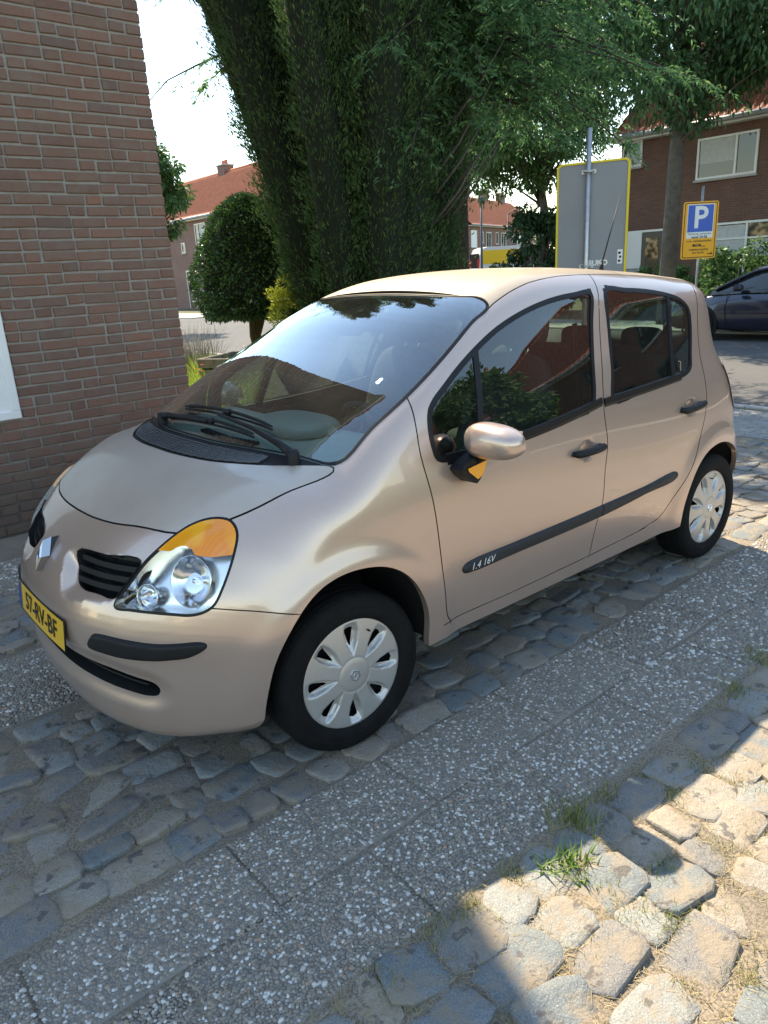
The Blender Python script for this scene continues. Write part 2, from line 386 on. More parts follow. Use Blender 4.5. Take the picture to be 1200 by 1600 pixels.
# ------------------------------------------------------------------ grass, straw and weeds in the joints
def blades(spec, name, m_, parent):
    """spec rows: x,y,z,height,width,lean,heading"""
    S_ = np.array(spec); n = len(S_); k = 3; V = np.zeros((n, 2*k+1, 3))
    hx, hy = np.cos(S_[:, 6]), np.sin(S_[:, 6])
    for i in range(k+1):
        t = i/k; fwd = S_[:, 5]*t*t*S_[:, 3]; up_ = S_[:, 3]*t*(1-.25*np.minimum(np.abs(S_[:, 5]), 1.6)*t); c = np.stack([S_[:, 0]+hx*fwd, S_[:, 1]+hy*fwd, S_[:, 2]+up_], 1); w = S_[:, 4]*(1-t)**.7*.5
        if i < k:
            V[:, 2*i] = c+np.stack([-hy*w, hx*w, 0*w], 1); V[:, 2*i+1] = c-np.stack([-hy*w, hx*w, 0*w], 1)
        else: V[:, 2*k] = c
    t = []
    for i in range(k-1): t += [(2*i, 2*i+1, 2*i+3), (2*i, 2*i+3, 2*i+2)]
    t += [(2*k-2, 2*k-1, 2*k)]
    F = (np.arange(n)[:, None, None]*(2*k+1)+np.array(t)[None]).reshape(-1, 3)
    o = link(name, mesh_np(name, V.reshape(-1, 3), F, True), m_, parent); tag(o, kind='stuff'); return o
def leafmat(name, stops, rough=.55, trans=.25, var=None, spec=.4):
    m_ = mat(name, stops[0][1], rough, spec=spec); g = N(m_); isl = g.n('NewGeometry').outputs['Random Per Island']
    c = g.ramp(isl, stops); g.color(c)
    t = m_.node_tree; tl = g.n('BsdfTranslucent'); g.l(c, tl.inputs[0]); mx = g.n('MixShader'); mx.inputs[0].default_value = trans
    out = t.nodes['Material Output']; g.l(g.b.outputs[0], mx.inputs[1]); g.l(tl.outputs[0], mx.inputs[2]); g.l(mx.outputs[0], out.inputs[0]); return m_
GRASS = leafmat('joint_grass', [(0, (.08, .14, .02)), (.4, (.16, .23, .04)), (.65, (.34, .32, .09)), (1, (.46, .38, .16))])
STRAW = leafmat('dry_straw', [(0, (.22, .16, .08)), (.5, (.33, .25, .13)), (1, (.42, .34, .19))], trans=.1)
rg = np.random.default_rng(11)
def tuft(x_, y_, n, h, r, lean=.9): return [(x_+rg.normal(0, r), y_+rg.normal(0, r), -.012, h*rg.uniform(.45, 1.15), rg.uniform(.0016, .0034), lean*rg.uniform(-.1, 1.0), rg.uniform(0, 6.28)) for _ in range(n)]
sp = []
for (gx_, gy_, n, h, r) in [(-0.254, 1.532, 255, 0.0638, 0.0473), (-0.248, 1.583, 153, 0.051, 0.0405), (-0.411, 1.54, 102, 0.0425, 0.027), (-1.284, 1.546, 153, 0.051, 0.0405), (-1.584, 1.51, 204, 0.051, 0.0473), (0.222, 1.55, 85, 0.0425, 0.0216), (0.533, 1.569, 119, 0.0425, 0.027), (0.549, 1.6, 68, 0.034, 0.0189), (0.334, 1.542, 119, 0.0382, 0.027), (0.316, 1.3, 23, 0.0213, 0.0135), (0.155, 1.316, 27, 0.0213, 0.0189), (-0.524, 1.193, 37, 0.0213, 0.0243), (-0.556, 1.679, 93, 0.0425, 0.027), (-0.738, 1.679, 85, 0.0382, 0.027), (-0.894, 1.711, 68, 0.034, 0.0243), (-0.574, 1.589, 68, 0.0382, 0.027), (-0.105, 1.767, 102, 0.034, 0.0243), (-0.262, 1.838, 119, 0.0382, 0.027), (-0.12, 1.938, 153, 0.0425, 0.0297), (-0.229, 1.984, 136, 0.034, 0.0297), (-0.06, 1.855, 119, 0.034, 0.0338), (0.067, 1.854, 102, 0.0298, 0.0338), (-0.105, 2.134, 102, 0.0382, 0.027), (0.057, 1.553, 102, 0.034, 0.027), (-0.749, 1.823, 136, 0.034, 0.0405), (-0.609, 1.927, 102, 0.0298, 0.0405), (-0.444, 1.911, 102, 0.0298, 0.0405), (0.702, 0.639, 102, 0.0255, 0.0297), (0.805, 0.349, 34, 0.017, 0.027), (1.154, 0.603, 102, 0.034, 0.027), (0.861, 0.797, 42, 0.0213, 0.0216), (1.017, 0.683, 40, 0.0255, 0.027), (1.171, 0.751, 27, 0.0255, 0.0135), (0.678, 0.902, 20, 0.017, 0.0135), (-0.264, 1.266, 23, 0.017, 0.0162), (0.026, 1.322, 27, 0.0213, 0.0162)]:
    sp += tuft(gx_, gy_, n, h, r)
jr = spots[rg.integers(len(spots), size=4000)]
for (X, Y, sx, sy, rz, dz) in jr[:1500]:
    if X < -2.4:          # greener strip near the street
        sp += tuft(X+.165*sx*.52, Y+rg.normal(0, .05), 7, .03, .012)
    elif Y > 1.5 and X < .7: sp += tuft(X+.165*sx*.52*rg.choice([-1, 1]), Y+rg.normal(0, .05), 22, .022, .02)
for (X, Y, sx, sy, rz, dz) in jr[1500:2600]:
    if X < -2.4: sp += tuft(X+rg.normal(0, .05), Y+.135*sy*.52, 8, .03, .014)
blades(sp, 'joint_grass', GRASS, driveway)
ss = []
for (X, Y, sx, sy, rz, dz) in spots:
    d_ = math.hypot(X-CAM[0], Y-CAM[1])
    if d_ > 4.5: continue
    dens = 130 if Y > 1.5 else 18
    for _ in range(int(dens*min(1, 1.6/d_))):
        if rg.random() < .5: a, b = X+.165*sx*.5*rg.choice([-1, 1])+rg.normal(0, .008), Y+rg.uniform(-.07, .07)
        else: a, b = X+rg.uniform(-.08, .08), Y+.135*sy*.5*rg.choice([-1, 1])+rg.normal(0, .008)
        ss.append((a, b, -.008+rg.uniform(0, .006), rg.uniform(.006, .02), rg.uniform(.0012, .0026), rg.uniform(1.5, 3.2), rg.uniform(0, 6.28)))
blades(ss, 'straw_litter', STRAW, driveway)
# broad-leaved weed by the edge of the slabs
WEED = leafmat('weed_leaf', [(0, (.07, .14, .02)), (.7, (.13, .22, .035)), (1, (.22, .28, .07))])
wp_ = (-0.077, 1.637); weed = empty('weed_plant', (wp_[0], wp_[1], -.012)); tag(weed, 'bright green broad-leaved weed growing at the edge of the pebble slabs', 'weed')
wl_ = []
for (ox, oy, n_, h_) in ((0, 0, 46, .075), (.05, -.03, 26, .055), (-.05, .035, 22, .06), (.015, .06, 18, .045)):
    wl_ += [(ox+rg.normal(0, .016), oy+rg.normal(0, .016), 0, h_*rg.uniform(.5, 1.15), rg.uniform(.004, .0095), rg.uniform(.2, 1.5), rg.uniform(0, 6.28)) for _ in range(n_)]
o = blades(wl_, 'foliage', WEED, weed); del o['kind']
# ------------------------------------------------------------------ brick house beside the driveway (wall plane y = -2.84, corner at x = -1.215)
BRICK = mat('dark_red_brick', (.2, .1, .08), .88); g = N(BRICK); gi = g.n('NewGeometry'); isl = gi.outputs['Random Per Island']; oi = g.n('ObjectInfo').outputs['Random']; gc = gi.outputs['Position']
rnd = g.math('FRACT', g.math('ADD', isl, oi))
c = g.ramp(rnd, [(0, (.165, .090, .066)), (.25, (.215, .118, .084)), (.5, (.185, .112, .084)), (.75, (.235, .122, .086)), (.9, (.15, .098, .078)), (1, (.27, .126, .082))])
c = g.mix(g.ramp(g.noise(gc, 55, 4, .7), [(.45, (0,)*3), (.7, (.5,)*3)]), c, (.13, .08, .07))
c = g.mix(g.ramp(g.noise(gc, 9, 5, .6), [(.45, (0,)*3), (.72, (.6,)*3)]), c, (.20, .155, .125))
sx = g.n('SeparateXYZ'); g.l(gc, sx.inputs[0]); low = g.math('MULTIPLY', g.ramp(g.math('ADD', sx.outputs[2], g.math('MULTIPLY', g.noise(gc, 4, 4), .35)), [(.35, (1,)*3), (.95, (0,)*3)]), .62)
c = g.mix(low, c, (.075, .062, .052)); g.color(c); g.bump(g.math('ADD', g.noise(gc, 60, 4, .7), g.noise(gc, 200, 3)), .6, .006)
MORT = noisy('grey_mortar', (0.259, 0.231, 0.204), (0.341, 0.308, 0.275), 14, .95, .5, 150, .004); g = N(MORT); gc = g.n('NewGeometry').outputs['Position']; sx = g.n('SeparateXYZ'); g.l(gc, sx.inputs[0])
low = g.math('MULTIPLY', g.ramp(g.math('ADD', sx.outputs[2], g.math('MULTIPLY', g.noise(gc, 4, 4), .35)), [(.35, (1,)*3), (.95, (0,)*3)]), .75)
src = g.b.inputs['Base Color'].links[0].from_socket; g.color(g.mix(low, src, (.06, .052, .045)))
XC, YW, HH = -1.215, -2.84, 6.45
house = empty('brick_house', (XC, YW, 0)); tag(house, 'dark red brick house whose bare side wall flanks the driveway', 'house')
def at_house(o): o.parent = house; o.matrix_parent_inverse = Matrix.Translation((-XC, -YW, 0)); return o
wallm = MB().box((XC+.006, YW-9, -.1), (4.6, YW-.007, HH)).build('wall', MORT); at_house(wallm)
rb = np.random.default_rng(21); pitch = .0722; bh = .0575; proto_b = {}
def brick_mesh(L):
    k = round(L, 3)
    if k not in proto_b:
        vs = []
        for v_ in range(5):
            h = bh/2; b_ = .005; j = lambda: rb.normal(0, .0022)
            V = [(-L/2+j(), 0, -h+j()), (L/2+j(), 0, -h+j()), (L/2+j(), 0, h+j()), (-L/2+j(), 0, h+j())]
            V += [(p[0]*(1-b_*2/L), .0055+rb.normal(0, .001), p[2]*(1-b_/h)) for p in V]+[(p[0], -.02, p[2]) for p in V]
            # two extra points per long edge make the arrises uneven
            F = [(4, 5, 6, 7), (0, 1, 5, 4), (1, 2, 6, 5), (2, 3, 7, 6), (3, 0, 4, 7), (8, 9, 1, 0), (9, 10, 2, 1), (10, 11, 3, 2), (11, 8, 0, 3)]
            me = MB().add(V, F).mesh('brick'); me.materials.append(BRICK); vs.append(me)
        proto_b[k] = vs
    return proto_b[k][rb.integers(5)]
lst = []
WX0, WX1, WZ0, WZ1 = .045, 1.32, .805, 2.10        # window in the side wall
for r in range(int(HH/pitch)):
    zc = pitch*(r+.5); x_ = XC; k = rb.integers(0, 3); first = True
    x_end = 4.55
    seq_start = [.218, .104][r % 2]
    while x_ < x_end:
        L = seq_start if first else (.104 if rb.random() < .3 else .218)*1.0
        first = False
        L2 = L
        a, b = x_, x_+L2
        if b > WX0-.0 and a < WX1 and WZ0-.03 < zc < WZ1+.03:
            if a < WX0-.03: b = WX0-.008; L2 = round((b-a)/.01)*.01; lst.append((a+L2/2, zc, L2))
            x_ = max(b, WX1)+.012 if a >= WX0-.03 else WX1+.012
            continue
        lst.append((a+L2/2+rb.normal(0, .0015), zc+rb.normal(0, .0012), L2)); x_ += L2+.0145
lst = np.array(lst); Dv = np.stack([lst[:, 0], np.full(len(lst), YW), lst[:, 1]], 1)-CAM; dep = Dv@fw; px = 600+1150.5*(Dv@rt)/dep; py = 800-1150.5*(Dv@up)/dep
vis = (px > -25) & (px < 330) & (py > -15) & (py < 850) & (dep > 0); key = np.where(vis, lst[:, 2]*1150/dep, -1); order = np.argsort(-key); restb = MB()
for rank, i in enumerate(order):
    X, Z, L = lst[i]; me = brick_mesh(L)
    if rank < 300 and key[i] > 0:
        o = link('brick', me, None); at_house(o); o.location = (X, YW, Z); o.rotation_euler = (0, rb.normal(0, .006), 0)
    else:
        V = np.array([tuple(v.co) for v in me.vertices])+np.array([X, YW, Z]); restb.add(V, [tuple(p.vertices) for p in me.polygons])
o = restb.build('upper_bricks', BRICK, fix=False); at_house(o); tag(o, kind='stuff')
WPAINT = noisy('white_frame_paint', (.74, .74, .73), (.80, .80, .79), 4, .4, .1, 60, .001)
fr = MB(); fw_, d0, d1 = .055, YW-.03, YW+.028
wf = MB().box((WX0, d0, WZ0), (WX1, d1, WZ0+fw_), bev=.004).box((WX0, d0, WZ1-fw_), (WX1, d1, WZ1), bev=.004).box((WX0, d0, WZ0+fw_), (WX0+fw_, d1, WZ1-fw_), bev=.004).box((WX1-fw_, d0, WZ0+fw_), (WX1, d1, WZ1-fw_), bev=.004).build('window_frame', WPAINT); at_house(wf)
at_house(MB().box((WX0+fw_-.002, d0, WZ0+fw_-.002), (WX1-fw_+.002, YW+.012, WZ1-fw_+.002)).build('window_panel', WPAINT))
ROOFT = mat('red_roof_tiles', (.3, .1, .06), .8); g = N(ROOFT); gc = g.n('NewGeometry').outputs['Position']
c = g.ramp(g.noise(gc, 6, 4), [(.3, (.30, .085, .045)), (.7, (.42, .135, .075))]); g.color(c)
at_house(MB().prism([(XC+.004, HH+.001), (4.9, HH+.001), (4.9, HH+.12), (XC+.004, HH+.12)], 'y', YW-9.3, YW+.32).build('roof_edge', WPAINT))
def pantile_roof(name, p00, p10, p01, nu, nv, m_, parent, amp=.05, step=.035):
    """corrugated tiled slope; p00 eaves start, p10 eaves end, p01 ridge start; nu tile columns, nv courses"""
    p00, p10, p01 = map(np.array, (p00, p10, p01)); eu, ev = p10-p00, p01-p00; nrm = np.cross(eu, ev); nrm /= np.linalg.norm(nrm)
    if nrm[2] < 0: nrm = -nrm
    sub = 6; prof = [amp*.5*(1-math.cos(2*math.pi*k/sub)) for k in range(sub)]; cols = nu*sub+1; V = []; 
    H_ = np.array([prof[k % sub] for k in range(cols)]); U = np.linspace(0, 1, cols)
    rows_ = []
    for r in range(nv):
        for (t, h) in ((r/nv, step), ((r+1)/nv, 0.0)): rows_.append(p00+U[:, None]*eu+t*ev+nrm*(H_[:, None]+h))
    V = np.concatenate(rows_); F = []
    I = np.arange(cols-1)
    Fq = [np.stack([r*cols+I, r*cols+I+1, (r+1)*cols+I+1, (r+1)*cols+I], 1) for r in range(2*nv-1)]
    o = link(name, mesh_np(name, V, np.concatenate(Fq), True), m_, parent); tag(o, kind='stuff'); return o
o = pantile_roof('roof', (XC+.02, YW+.35, HH+.12), (4.8, YW+.35, HH+.12), (XC+.02, YW-4.5, HH+4.2), 22, 18, ROOFT, None); at_house(o)
# ------------------------------------------------------------------ the car's body as an implicit surface
# x forward (front axle at 0), y to the car's left, z up
# centre-line profile control points (x,z), clockwise from front bottom
PROF=[(.489,.222),(.649,.213),(.744,.248),(.775,.356),(.782,.5),(.779,.615),(.724,.742),(.645,.832),(.545,.922),(.335,1.03),(.136,1.068),(-.133,1.197),(-.438,1.34),(-.706,1.475),(-.92,1.554),(-1.195,1.608),(-1.599,1.615),(-2.0,1.588),(-2.4,1.545),(-2.655,1.492),(-2.71,1.384),(-2.725,1.222),(-2.787,1.045),(-2.864,.875),(-2.905,.703),(-2.939,.5),(-2.926,.35),(-2.89,.235),(-2.599,.2),(-1.2,.177)]
XS=[-3.0,-2.75,-2.48,-2.1,-1.4,-.8,-.4,0,.35,.8]
ZS=[.15,.32,.5,.7,.85,1.0,1.15,1.3,1.45,1.6]
WG=np.array([[0.675, 0.704, 0.732, 0.738, 0.74, 0.725, 0.693, 0.653, 0.616, 0.578], [0.751, 0.766, 0.789, 0.784, 0.783, 0.767, 0.706, 0.665, 0.635, 0.601], [0.777, 0.797, 0.811, 0.808, 0.802, 0.773, 0.715, 0.674, 0.64, 0.601], [0.782, 0.804, 0.821, 0.822, 0.81, 0.782, 0.733, 0.683, 0.637, 0.591], [0.785, 0.808, 0.829, 0.833, 0.82, 0.795, 0.749, 0.691, 0.635, 0.58], [0.783, 0.81, 0.833, 0.839, 0.828, 0.803, 0.759, 0.698, 0.636, 0.574], [0.779, 0.808, 0.833, 0.84, 0.832, 0.804, 0.759, 0.695, 0.63, 0.567], [0.77, 0.804, 0.83, 0.837, 0.824, 0.794, 0.746, 0.68, 0.613, 0.547], [0.75, 0.788, 0.811, 0.814, 0.788, 0.752, 0.709, 0.653, 0.595, 0.528], [0.661, 0.698, 0.725, 0.73, 0.709, 0.682, 0.64, 0.595, 0.538, 0.481]])
GX=[-3.0,-2.4,-1.5,-.9,-.3,.1,.4,.8]; GV=[-.2,-.286,-.014,.309,.29,.492,.855,1.3]
CX=[-3.0,-2.6,-2.0,-1.0,-.3,.1,.45,.7,.8]; CV=[.05,.06,.08,.09,.08,.08,.06,.04,0]
KX=[-3.0,-2.6,-1.5,-.9,-.4,0,.3,.8]; KV=[.16,.16,.13,.10,.09,.14,.20,.20]
def catmull(P,n=8,closed=True):
    P=np.asarray(P,float); m=len(P); out=[]
    rng=range(m if closed else m-1)
    for i in rng:
        if closed: p0,p1,p2,p3=P[i-1],P[i],P[(i+1)%m],P[(i+2)%m]
        else: p0,p1,p2,p3=P[max(i-1,0)],P[i],P[i+1],P[min(i+2,m-1)]
        # centripetal
        def tj(t,a,b): return t+max(np.linalg.norm(b-a),1e-6)**.5
        t0=0;t1=tj(t0,p0,p1) if np.any(p0!=p1) else .1;t2=tj(t1,p1,p2);t3=tj(t2,p2,p3) if np.any(p2!=p3) else t2+.1
        t=np.linspace(t1,t2,n,endpoint=False)[:,None]
        A1=(t1-t)/(t1-t0)*p0+(t-t0)/(t1-t0)*p1;A2=(t2-t)/(t2-t1)*p1+(t-t1)/(t2-t1)*p2;A3=(t3-t)/(t3-t2)*p2+(t-t2)/(t3-t2)*p3
        B1=(t2-t)/(t2-t0)*A1+(t-t0)/(t2-t0)*A2;B2=(t3-t)/(t3-t1)*A2+(t-t1)/(t3-t1)*A3
        out.append((t2-t)/(t2-t1)*B1+(t-t1)/(t2-t1)*B2)
    if not closed: out.append(P[-1:])
    return np.concatenate(out)
def sdpoly(Q,V):
    """signed distance (neg inside) of points Q(n,2) to closed polygon V"""
    Q=np.asarray(Q,float); out=np.empty(len(Q))
    A=V; B=np.roll(V,-1,0); E=B-A; L2=(E**2).sum(1)+1e-18
    for s in range(0,len(Q),20000):
        q=Q[s:s+20000]
        d=q[:,None]-A[None]; t=np.clip((d*E).sum(2)/L2,0,1)
        dd=((d-t[...,None]*E)**2).sum(2).min(1)**.5
        c=((A[:,1]>q[:,1:2])!=(B[:,1]>q[:,1:2]))&(q[:,0:1]<(E[:,0]*(q[:,1:2]-A[:,1])/(np.where(E[:,1]==0,1e-12,E[:,1]))+A[:,0]))
        out[s:s+20000]=np.where(c.sum(1)%2==1,-dd,dd)
    return out
def smooth_interp(x,X,V):
    x=np.clip(x,X[0],X[-1]); X=np.asarray(X);V=np.asarray(V,float)
    # monotone-ish cubic hermite (finite difference tangents)
    m=np.gradient(V,X,axis=0)
    i=np.clip(np.searchsorted(X,x)-1,0,len(X)-2); h=X[i+1]-X[i]; t=(x-X[i])/h
    h00=2*t**3-3*t**2+1;h10=t**3-2*t**2+t;h01=-2*t**3+3*t**2;h11=t**3-t**2
    return h00*V[i]+h10*h*m[i]+h01*V[i+1]+h11*h*m[i+1]
def W(x,z,WG):
    X=np.array(XS);Z=np.array(ZS); x=np.clip(x,X[0],X[-1]); z=np.clip(z,Z[0],Z[-1])
    mx=np.gradient(WG,X,axis=0)
    i=np.clip(np.searchsorted(X,x)-1,0,len(X)-2);h=X[i+1]-X[i];t=((x-X[i])/h)[:,None]; hh=h[:,None]
    row=(2*t**3-3*t**2+1)*WG[i]+(t**3-2*t**2+t)*hh*mx[i]+(-2*t**3+3*t**2)*WG[i+1]+(t**3-t**2)*hh*mx[i+1]
    mz=np.gradient(row,Z,axis=1)
    j=np.clip(np.searchsorted(Z,z)-1,0,len(Z)-2);k=np.arange(len(x));h=Z[j+1]-Z[j];t=(z-Z[j])/h
    w=(2*t**3-3*t**2+1)*row[k,j]+(t**3-2*t**2+t)*h*mz[k,j]+(-2*t**3+3*t**2)*row[k,j+1]+(t**3-t**2)*h*mz[k,j+1]
    for wx in (0.,-2.482):
        r=np.hypot(x-wx,z-.30)
        w=w+.020/(1+np.exp((r-.455)/.018))
    return w
class Body:
    def __init__(s,prof=PROF,WGr=WG,gv=GV,cv=CV,kv=KV,n=8):
        s.poly=catmull(prof,n); s.WG=np.asarray(WGr,float); s.gv=gv;s.cv=cv;s.kv=kv
    def A(s,P):
        x,y,z=P[:,0],np.abs(P[:,1]),P[:,2]; yy=np.minimum(y,.95)
        return sdpoly(np.stack([x+smooth_interp(x,GX,s.gv)*(.12*yy**2+.85*yy**4),z+smooth_interp(x,CX,s.cv)*yy**2],1),s.poly)
    def F(s,P):
        x,y,z=P[:,0],np.abs(P[:,1]),P[:,2]
        yy=np.minimum(y,.95)
        xs=x+smooth_interp(x,GX,s.gv)*(.12*yy**2+.85*yy**4)
        zs=z+smooth_interp(x,CX,s.cv)*yy**2
        a=sdpoly(np.stack([xs,zs],1),s.poly)
        b=(y-W(x,z,s.WG))*.95
        k=smooth_interp(x,KX,s.kv)
        h=np.maximum(k-np.abs(a-b),0)/k
        return np.maximum(a,b)+h*h*k*.25
BODY = Body(n=5)
def solve_y(xz, ylo=.2, yhi=1.1):
    xz = np.asarray(xz, float); lo = np.full(len(xz), ylo); hi = np.full(len(xz), yhi)
    for _ in range(22):
        mid = (lo+hi)/2; f = BODY.F(np.stack([xz[:, 0], mid, xz[:, 1]], 1)); lo = np.where(f < 0, mid, lo); hi = np.where(f < 0, hi, mid)
    return (lo+hi)/2
def solve_x(yz, lo0=.1, hi0=1.0):
    yz = np.asarray(yz, float); lo = np.full(len(yz), lo0); hi = np.full(len(yz), hi0)
    for _ in range(22):
        mid = (lo+hi)/2; f = BODY.F(np.stack([mid, yz[:, 0], yz[:, 1]], 1)); lo = np.where(f < 0, mid, lo); hi = np.where(f < 0, hi, mid)
    return (lo+hi)/2
def solve_z(xy, lo0=.6, hi0=1.8):
    xy = np.asarray(xy, float); lo = np.full(len(xy), lo0); hi = np.full(len(xy), hi0)
    for _ in range(22):
        mid = (lo+hi)/2; f = BODY.F(np.stack([xy[:, 0], xy[:, 1], mid], 1)); lo = np.where(f < 0, mid, lo); hi = np.where(f < 0, hi, mid)
    return (lo+hi)/2
def grad(P, e=.004):
    G = np.stack([BODY.F(P+np.eye(3)[k]*e)-BODY.F(P-np.eye(3)[k]*e) for k in range(3)], 1)
    return G/(np.linalg.norm(G, axis=1)[:, None]+1e-12)
AX = np.array([.8, .5, .33]); AX /= np.linalg.norm(AX); E1 = np.array([-AX[1], AX[0], 0]); E1 /= np.linalg.norm(E1); E2 = np.cross(AX, E1)
# --- outlines: s = side view (x,z), d = seen along the corner axis AX, t = from above (x,y)
OUT = dict(
 HL=[(.043,.376),(.094,.467),(.126,.52),(.168,.568),(.214,.613),(.256,.645),(.301,.664),(.341,.669),(.375,.662),(.398,.639),(.407,.612),(.406,.564),(.397,.509),(.385,.458),(.37,.414),(.356,.394),(.331,.377),(.294,.367),(.248,.367),(.184,.368),(.11,.37)],
 AMB=[(.12,.575),(.166,.558),(.222,.554),(.236,.567),(.26,.574),(.286,.566),(.3,.547),(.345,.545),(.399,.558),(.46,.56),(.46,.75),(.12,.75)],
 GR=[(-.193,.533),(-.033,.531),(.112,.524),(.088,.459),(.04,.400),(-.044,.406),(-.136,.414),(-.164,.432),(-.178,.468)],
 GREC=[(-.255,.531),(-.033,.5285),(.112,.5215),(.088,.457),(.040,.394),(-.09,.381),(-.20,.376),(-.238,.405),(-.256,.47)],
 STRIP=[(-.074,.238),(-.064,.262),(-.049,.278),(-.025,.284),(.08,.277),(.182,.272),(.25,.277),(.313,.286),(.335,.284),(.342,.276),(.333,.262),(.285,.233),(.23,.221),(.173,.214),(.065,.214),(0,.221),(-.05,.228)],
 FW=[(-1.577,1.497),(-1.52,1.36),(-1.45,1.2),(-1.367,1.022),(-1.15,1.0),(-.936,.983),(-.65,.974),(-.45,.972),(-.412,.985),(-.4,1.026),(-.403,1.10),(-.43,1.165),(-.55,1.241),(-.67,1.305),(-.794,1.362),(-.9,1.403),(-1.019,1.438),(-1.15,1.467),(-1.297,1.489),(-1.45,1.499)],
 RW=[(-1.678,1.503),(-1.85,1.496),(-2.02,1.481),(-2.186,1.454),(-2.29,1.425),(-2.345,1.385),(-2.361,1.345),(-2.345,1.26),(-2.285,1.13),(-2.262,1.09),(-2.216,1.064),(-2.101,1.046),(-1.8,1.035),(-1.514,1.025),(-1.56,1.16),(-1.62,1.34)],
 MOULD=[(-.495,.553),(-.505,.567),(-.535,.577),(-.8,.58),(-1.385,.586),(-1.75,.593),(-2.046,.6),(-2.034,.566),(-1.75,.55),(-1.405,.531),(-.8,.528),(-.535,.527),(-.505,.535)],
 HOOD=[(.592,-.3),(.592,0),(.586,.15),(.566,.28),(.535,.38),(.465,.542),(.40,.60),(.324,.647),(.212,.691),(.079,.716),(-.028,.727),(.03,.655),(.106,.554),(.178,.435),(.226,.33),(.255,.2),(.266,.1),(.267,0),(.267,-.3)],
 WS=[(.125,-.3),(.125,0),(.117,.2),(.085,.38),(.035,.56),(-.034,.716),(-.2,.716),(-.37,.707),(-.623,.663),(-.80,.622),(-.921,.592),(-.885,.45),(-.862,.25),(-.856,0),(-.856,-.3)],
)
def smooth_poly(P, n=4): return catmull(P, n)
OUTS = {k: (smooth_poly(v) if k not in ('AMB', 'HOOD', 'WS') else catmull(v, 4)) for k, v in OUT.items()}
OUTS['AMB'] = np.array(OUT['AMB'])
LINE_A = [(-.45,.30),(-.438,.355),(-.412,.397),(-.39,.599),(-.364,.86),(-.344,1.016),(-.352,1.11),(-.37,1.209),(-.372,1.3)]
LINE_B = [(-1.335,.30),(-1.34,.35),(-1.363,.499),(-1.397,.591),(-1.413,.739),(-1.443,.86),(-1.441,.998),(-1.533,1.267),(-1.634,1.517),(-1.68,1.62)]
LINE_C = [(-1.70,.357),(-1.831,.371),(-1.937,.391),(-2.045,.479),(-2.18,.608),(-2.305,.801),(-2.347,.915),(-2.36,1.004),(-2.38,1.136),(-2.462,1.414),(-2.524,1.493),(-2.56,1.6)]
def halfplane(line, xfar):
    L = catmull(line, 4, False); return np.array([(xfar, L[0][1]-.5)]+[(L[0][0], L[0][1]-.5)]+L.tolist()+[(L[-1][0], L[-1][1]+.5), (xfar, L[-1][1]+.5)])
HP_A, HP_B, HP_C = halfplane(LINE_A, 2), halfplane(LINE_B, 3), halfplane(LINE_C, 4)
SEAM = ([-2.7,-2.55,-2.16,-1.89,-1.67,-1.42,-1.2,-1.06,-.947,-.85], [.53,.530,.530,.532,.540,.545,.562,.58,.598,.62])
ARCHF = catmull([(.365,.12),(.362,.27),(.349,.376),(.311,.509),(.234,.625),(.16,.683),(.077,.709),(-.018,.710),(-.117,.686),(-.2,.634),(-.267,.549),(-.313,.435),(-.322,.329),(-.322,.12)], 4)
ARCHR = catmull([(-2.13,.12),(-2.13,.30),(-2.135,.40),(-2.17,.50),(-2.235,.59),(-2.32,.645),(-2.42,.668),(-2.52,.665),(-2.62,.635),(-2.71,.575),(-2.775,.49),(-2.81,.40),(-2.82,.30),(-2.82,.12)], 4)
TAILL = catmull([(-2.60,1.07),(-2.66,1.045),(-2.80,1.04),(-2.95,1.0),(-2.95,.80),(-2.80,.79),(-2.70,.82),(-2.655,.90),(-2.645,.98)], 4)
RGLASS = np.array([(-.6,1.40),(.49,1.40),(.55,1.10),(-.6,1.10)])
INTAKE = catmull([(-.4,.475),(0,.475),(.19,.472),(.416,.468),(.522,.446),(.565,.432),(.578,.41),(.57,.388),(.545,.382),(.477,.392),(.338,.41),(.1,.418),(0,.42),(-.4,.42)], 4)
HANDLE = [(-1.288,.857), (-2.187,.903)]
